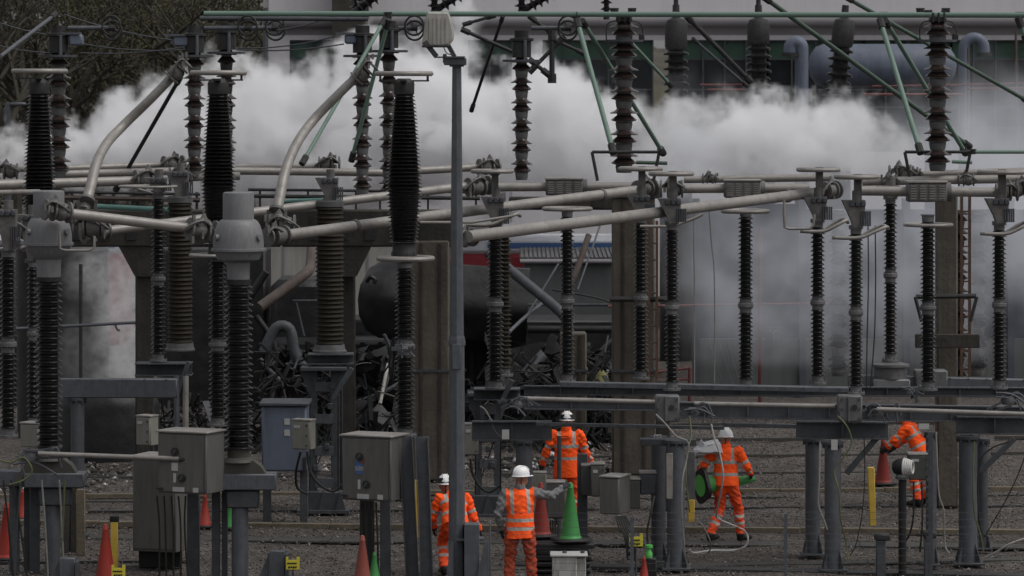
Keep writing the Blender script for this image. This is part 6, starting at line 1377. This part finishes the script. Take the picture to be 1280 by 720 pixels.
    cl = np.isin(np.array(names)[idx], ['torso', 'arm', 'fore', 'thigh', 'shin'])
    f = np.sin(co[:, 2]*48+4*np.sin(co[:, 0]*17+ph[0])+ph[1])*.55+np.sin(co[:, 0]*31+co[:, 2]*27+ph[2])*.45+np.sin(co[:, 1]*37-co[:, 2]*19+ph[3])*.4
    lg = np.isin(np.array(names)[idx], ['thigh', 'shin', 'fore', 'arm'])
    f += .5*np.sin(co[:, 2]*83+3*np.sin(co[:, 0]*29+ph[4]))
    co = co+no*(f*(.0055+.004*lg)*cl)[:, None]
    me.vertices.foreach_set('co', co.ravel())
    at = me.attributes.new('band', 'FLOAT', 'POINT'); at.data.foreach_set('value', band)
    me.materials.clear(); order = ['skin', 'hiv', 'hivw' if vest else 'hivd', 'grey_sleeve', 'boot']
    for k in order: me.materials.append(M[k])
    mi = {'head': 0, 'neck': 0, 'torso': 1, 'arm': 3 if vest else 1, 'fore': 3 if vest else 1, 'thigh': 2, 'shin': 2, 'foot': 4}
    vm_ = np.array([mi[n_] for n_ in names])[idx]
    pm = []
    for p in me.polygons:
        v = p.vertices; ms_ = [vm_[a] for a in v]; pm.append(max(set(ms_), key=ms_.count))
    me.polygons.foreach_set('material_index', pm); me.polygons.foreach_set('use_smooth', [True]*len(pm)); me.update()
    root = thing('person', label, 'person', loc, 'workers in orange'); root.rotation_euler.z = yaw; root.scale = (scale,)*3
    b = bpy.data.objects.new('body', me); C.objects.link(b); b.parent = root
    # jacket skirt / vest hem as clothing child
    hem = MB(); c0 = J['pelvis']-(J['chest']-J['pelvis']).normalized()*(.05+drop); c1 = J['pelvis'].lerp(J['chest'], .55); vs = []; n = 28
    fw = (J['chest']-J['pelvis']).normalized().cross(side).normalized()
    for t, k in ((0, 1.12), (.1, 1.115), (.2, 1.11), (.3, 1.10), (.4, 1.09), (.5, 1.08), (.6, 1.06), (.7, 1.055), (.8, 1.05), (.9, 1.04), (1, 1.03)):
        c = c0.lerp(c1, t)
        for a_ in range(n): a = 2*math.pi*a_/n; w_ = 1+.035*math.sin(a*5+t*3)*(1-t); vs.append(c+side*math.cos(a)*.182*k*w_+fw*math.sin(a)*.145*k*w_)
    for t, k in ((1, 1.0), (0, 1.08)):
        c = c0.lerp(c1, t)
        for a_ in range(n): a = 2*math.pi*a_/n; vs.append(c+side*math.cos(a)*.182*k+fw*math.sin(a)*.145*k)
    R_ = 13; hem.add(vs, [(i*n+k, i*n+(k+1) % n, ((i+1) % R_)*n+(k+1) % n, ((i+1) % R_)*n+k) for i in range(R_) for k in range(n)])
    hm = hem.mesh('vest_hem' if vest else 'jacket_hem', M['hiv']); at = hm.attributes.new('band', 'FLOAT', 'POINT')
    up = (J['chest']-J['pelvis']).normalized(); at.data.foreach_set('value', [min(abs((Vector(v.co)-J['pelvis']).dot(up)-.10)-.024, (abs((Vector(v.co)-J['pelvis']).dot(up)+.02)-.024) if vest else 1, .05) for v in hm.vertices]); part('vest_hem' if vest else 'jacket_hem', hm, None, root)
    # collar, helmet, gloves
    part('collar', MB().lathe([(.078, -.02), (.074, .03), (.064, .035), (.066, -.02)], J['neck']+Vector((0, 0, .01)), 18), M['hiv'] if not vest else M['grey_sleeve'], root, local=True)
    hb = MB(); Hc = H+Vector((0, 0, .035)); pr = [(math.cos(a), math.sin(a)) for a in np.linspace(0, math.pi/2, 9)]; t = MB().lathe([(.98, -.22), (1.0, -.2)]+pr, n=28)
    hb.add([Hc+hq @ Vector((v[0]*.106, v[1]*.130-.004, v[2]*.120)) for v in t.v], t.f)
    part('helmet', hb, M['helmet'], root, local=True)
    br = MB(); t = MB().lathe([(1.0, -.02), (1.16, -.06), (1.17, -.09), (1.0, -.08)], n=28); br.add([Hc+Vector((0, 0, -.01))+hq @ Vector((v[0]*.104, v[1]*.128+(.035*max(0, v[1]) if v[1] > 0 else 0), v[2]*.12)) for v in t.v], [f_ for f_ in t.f if len(f_) == 4]); part('helmet_brim', br, M['helmet'], root, local=True)
    rb = MB()
    for dx in (-.035, 0, .035): rb.tube([Hc+hq @ Vector((dx, math.sin(a)*.127, math.cos(a)*.121)) for a in np.linspace(-1.1, 1.1, 9)], .006, 6)
    part('helmet_ridges', rb, M['helmet'], root, local=True)
    if lamp:
        part('lamp_band', MB().torus(Hc+Vector((0, 0, .01)), .122, .013, n=28, k=6), M['black'], root, local=True); part('visor', MB().lathe([(.126, .0), (.12, .045), (.105, .075), (.11, .0)], Hc, 24), M['black'], root, local=True)
    strap = MB().torus(H+Vector((0, 0, -.02)), .1, .006, (1, 0, .0), 24, 5, ); part('chin_strap', strap, M['black'], root, local=True)
    for s_, g in (('L', grip[0]), ('R', grip[1])):
        w = J['wr'+s_]; dirn = (w-J['el'+s_]).normalized(); q = Vector((0, 0, -1)).rotation_difference(dirn); sg = -1 if s_ == 'L' else 1
        hm = MB()
        def T_(v): return w+q @ Vector(v)
        cu = MB().lathe([(.046, .02), (.05, 0), (.044, -.03)], n=14); hm.add([T_((v[0], v[1], v[2])) for v in cu.v], cu.f)
        # palm
        pv = MB().box((0, 0, -.065), (.036, .085, .09), bev=.014); hm.add([T_(v) for v in pv.v], pv.f)
        for k, Lf in enumerate((.066, .076, .072, .056)):
            y = .031-.0205*k; cl_ = .35+1.2*g; a0 = .25*cl_; p0 = Vector((0, y, -.105)); pts = [p0]; ang = 0
            for seg in (.45, .32, .23): ang += a0*1.6; pts.append(pts[-1]+Vector((-sg*math.sin(ang), 0, -math.cos(ang)))*Lf*seg)
            hm.tube([T_(p) for p in pts], [.0115, .011, .010, .0085], 8)
        tp = [Vector((-sg*.004, .036, -.045)), Vector((-sg*.018, .062, -.072)), Vector((-sg*(.028+.02*g), .066-.015*g, -.102)), Vector((-sg*(.034+.025*g), .058-.03*g, -.122))]
        hm.tube([T_(p) for p in tp], [.015, .0135, .012, .009], 8)
        part('glove', hm, M['glove'], root, local=True)
    if print_:
        pm_ = MB(); up = (J['neck']-J['chest']).normalized()
        bk = J['chest']-fw*.0
        for row, (z_, wd) in enumerate(((.105, .15), (.072, .20))):
            k = int(wd/.022)
            for i in range(k): pm_.box(J['chest']+side*(-wd/2+.022*i-.02)+up*(z_)-Vector((0, .133-.010*abs(i-k/2)*.25, 0))*1.0, (.017, .008, .014))
        part('back_print', pm_, M['dark'], root, local=True)
    return root
STAND = dict(pelvis=(0, 0, .96), chest=(0, .0, 1.30), neck=(0, .0, 1.50), head=(0, .02, 1.645), shL=(-.20, 0, 1.42), shR=(.20, 0, 1.42), elL=(-.29, -.02, 1.14), elR=(.29, -.02, 1.14), wrL=(-.33, .08, .90), wrR=(.33, .08, .90),
    hipL=(-.095, 0, .90), hipR=(.095, 0, .90), knL=(-.12, .02, .50), knR=(.12, .02, .50), anL=(-.13, -.02, .10), anR=(.13, -.02, .10), toeL=(-.15, .15, .05), toeR=(.15, .15, .05))
def pose(**k): d = dict(STAND); d.update(k); return d
# front worker in a vest, hand on the green cone
d = 55.0; q = G(650, d)
tx = P(712, 608, 55.4)-q
worker('person in white helmet and orange vest over grey sleeves, hand on the green cone', q, 0, pose(
    shL=(-.205, 0, 1.41), shR=(.205, .02, 1.43), elL=(-.31, -.05, 1.14), wrL=(-.26, .06, .90), elR=(.43, .14, 1.37), wrR=(tx.x-.10, .30, 1.475), head=(.02, .03, 1.65), hipL=(-.11, 0, .90), hipR=(.11, 0, .90), knL=(-.14, .03, .5), knR=(.15, .02, .5), anL=(-.16, -.02, .1), anR=(.18, -.02, .1), toeL=(-.2, .15, .05), toeR=(.24, .15, .05)), vest=True, arm_hiv=False, drop=.10, head_turn=-.9, grip=(.5, .9))
# back worker with dark headgear
worker('person in orange jacket with dark back print, standing behind the thin steel rail', G(708, 63.5), 0, pose(elL=(-.31, .0, 1.16), wrL=(-.38, .06, .93), elR=(.30, .04, 1.15), wrR=(.40, .16, .95), head=(.01, .05, 1.63)), scale=1.04, lamp=True, print_=True, drop=.14, grip=(.2, .4))
# bent worker behind the lamp pole
worker('person in orange jacket stooping behind the lamp pole', G(568, 57.2), .15, pose(pelvis=(0, -.05, .78), chest=(0, .12, 1.02), neck=(0, .24, 1.17), head=(-.10, .30, 1.29), shL=(-.20, .17, 1.10), shR=(.20, .17, 1.10), elL=(-.29, .20, .84), wrL=(-.26, .34, .66), elR=(.30, .16, .84), wrR=(.40, .26, .62),
    hipL=(-.10, -.04, .73), hipR=(.10, -.04, .73), knL=(-.15, .22, .46), knR=(.16, .20, .46), anL=(-.15, -.02, .1), anR=(.16, -.02, .1), toeL=(-.18, .15, .05), toeR=(.2, .15, .05)), lamp=True, grip=(.5, .3))
# walking worker with the horizontal cone
wk = G(907, 61.3)
worker('person in white helmet and orange overalls walking away with a green cone held level', wk, -.15, pose(chest=(0, .02, 1.29), neck=(.0, .03, 1.49), head=(.0, .05, 1.63), elL=(-.33, -.03, 1.20), wrL=(-.41, .13, 1.14), elR=(.34, .0, 1.18), wrR=(.37, .20, 1.06),
    hipL=(-.09, 0, .89), hipR=(.09, 0, .89), knL=(-.09, .04, .50), knR=(.19, .12, .52), anL=(-.23, -.14, .12), anR=(.22, .12, .10), toeL=(-.13, .0, .06), toeR=(.36, .22, .05)), head_turn=.4, grip=(.8, .9))
cn = thing('traffic_cone', 'green cone carried level by the walking worker, open end to the left', 'cone', P(888, 606, 61.3), 'traffic cones')
a = P(877, 607, 61.25); b = P(940, 599, 61.62); ax = (b-a).normalized(); L = (b-a).length*1.05
part('body', MB().lathe([(.165, .02), (.185, 0), (.17, .03), (.16, .05), (.05, L*.93), (.035, L), (0, L)], a, 28, axis=ax), M['coneG'], cn)
part('inner', MB().lathe([(0, -.01+.05), (.172, -.012)], a-ax*.015, 28, axis=ax), M['coneL'], cn, label='bright green inside of the cone')
qr = Vector((0, 0, 1)).rotation_difference(ax).to_matrix(); sq = []
bm_ = MB(); n = 32; vs = []
for z_ in (-.02, .03):
    for k in range(n):
        a_ = 2*math.pi*k/n; m0 = max(abs(math.cos(a_)), abs(math.sin(a_))); ro = .245/max(m0, .82); vs += [a+qr @ Vector((math.cos(a_)*ro, math.sin(a_)*ro, z_)), a+qr @ Vector((math.cos(a_)*.175, math.sin(a_)*.175, z_))]
fs = []
for k in range(n):
    k2 = (k+1) % n; fs += [(2*k, 2*k2, 2*k2+1, 2*k+1), (2*n+2*k+1, 2*n+2*k2+1, 2*n+2*k2, 2*n+2*k), (2*k, 2*n+2*k, 2*n+2*k2, 2*k2), (2*k+1, 2*k2+1, 2*n+2*k2+1, 2*n+2*k+1)]
bm_.add(vs, fs); part('base', bm_, M['black'], cn)
# crumpled white sack at his shoulder
rg = np.random.default_rng(5); o_ = [(866, 567), (866, 562), (872, 557), (876, 548), (880, 553), (888, 551), (897, 549), (901, 556), (903, 566), (890, 568), (876, 568)]
sk = MB(); c = P(884, 560, 61.2); n = len(o_); vs = []
for yy, k in ((-.14, .55), (-.09, .9), (0, 1.0), (.1, .92), (.16, .5)):
    for (x, y) in o_: pnt = P(x, y, 61.2); vs.append(c+(pnt-c)*k*rg.uniform(.93, 1.07)+Vector((0, yy+rg.uniform(-.02, .02), 0)))
sk.add(vs, [tuple(range(n)), tuple(reversed(range(4*n, 5*n)))]+[(i*n+k, i*n+(k+1) % n, (i+1)*n+(k+1) % n, (i+1)*n+k) for i in range(4) for k in range(n)])
solo('sack', sk, M['sack'], 'crumpled white plastic sack at the left shoulder of the walking worker', 'sack', angle=25)
# bending worker at right
worker('person in orange overalls bending beside the slim brown column at right', G(1149, 66.5), 1.2, pose(pelvis=(0, -.05, .93), chest=(0, .12, 1.22), neck=(0, .22, 1.38), head=(0, .30, 1.50), shL=(-.19, .17, 1.32), shR=(.19, .17, 1.32), elL=(-.25, .36, 1.12), wrL=(-.20, .52, .98), elR=(.27, .32, 1.10), wrR=(.22, .50, .96), knL=(-.12, .07, .5), knR=(.12, .05, .5)), grip=(.5, .5))
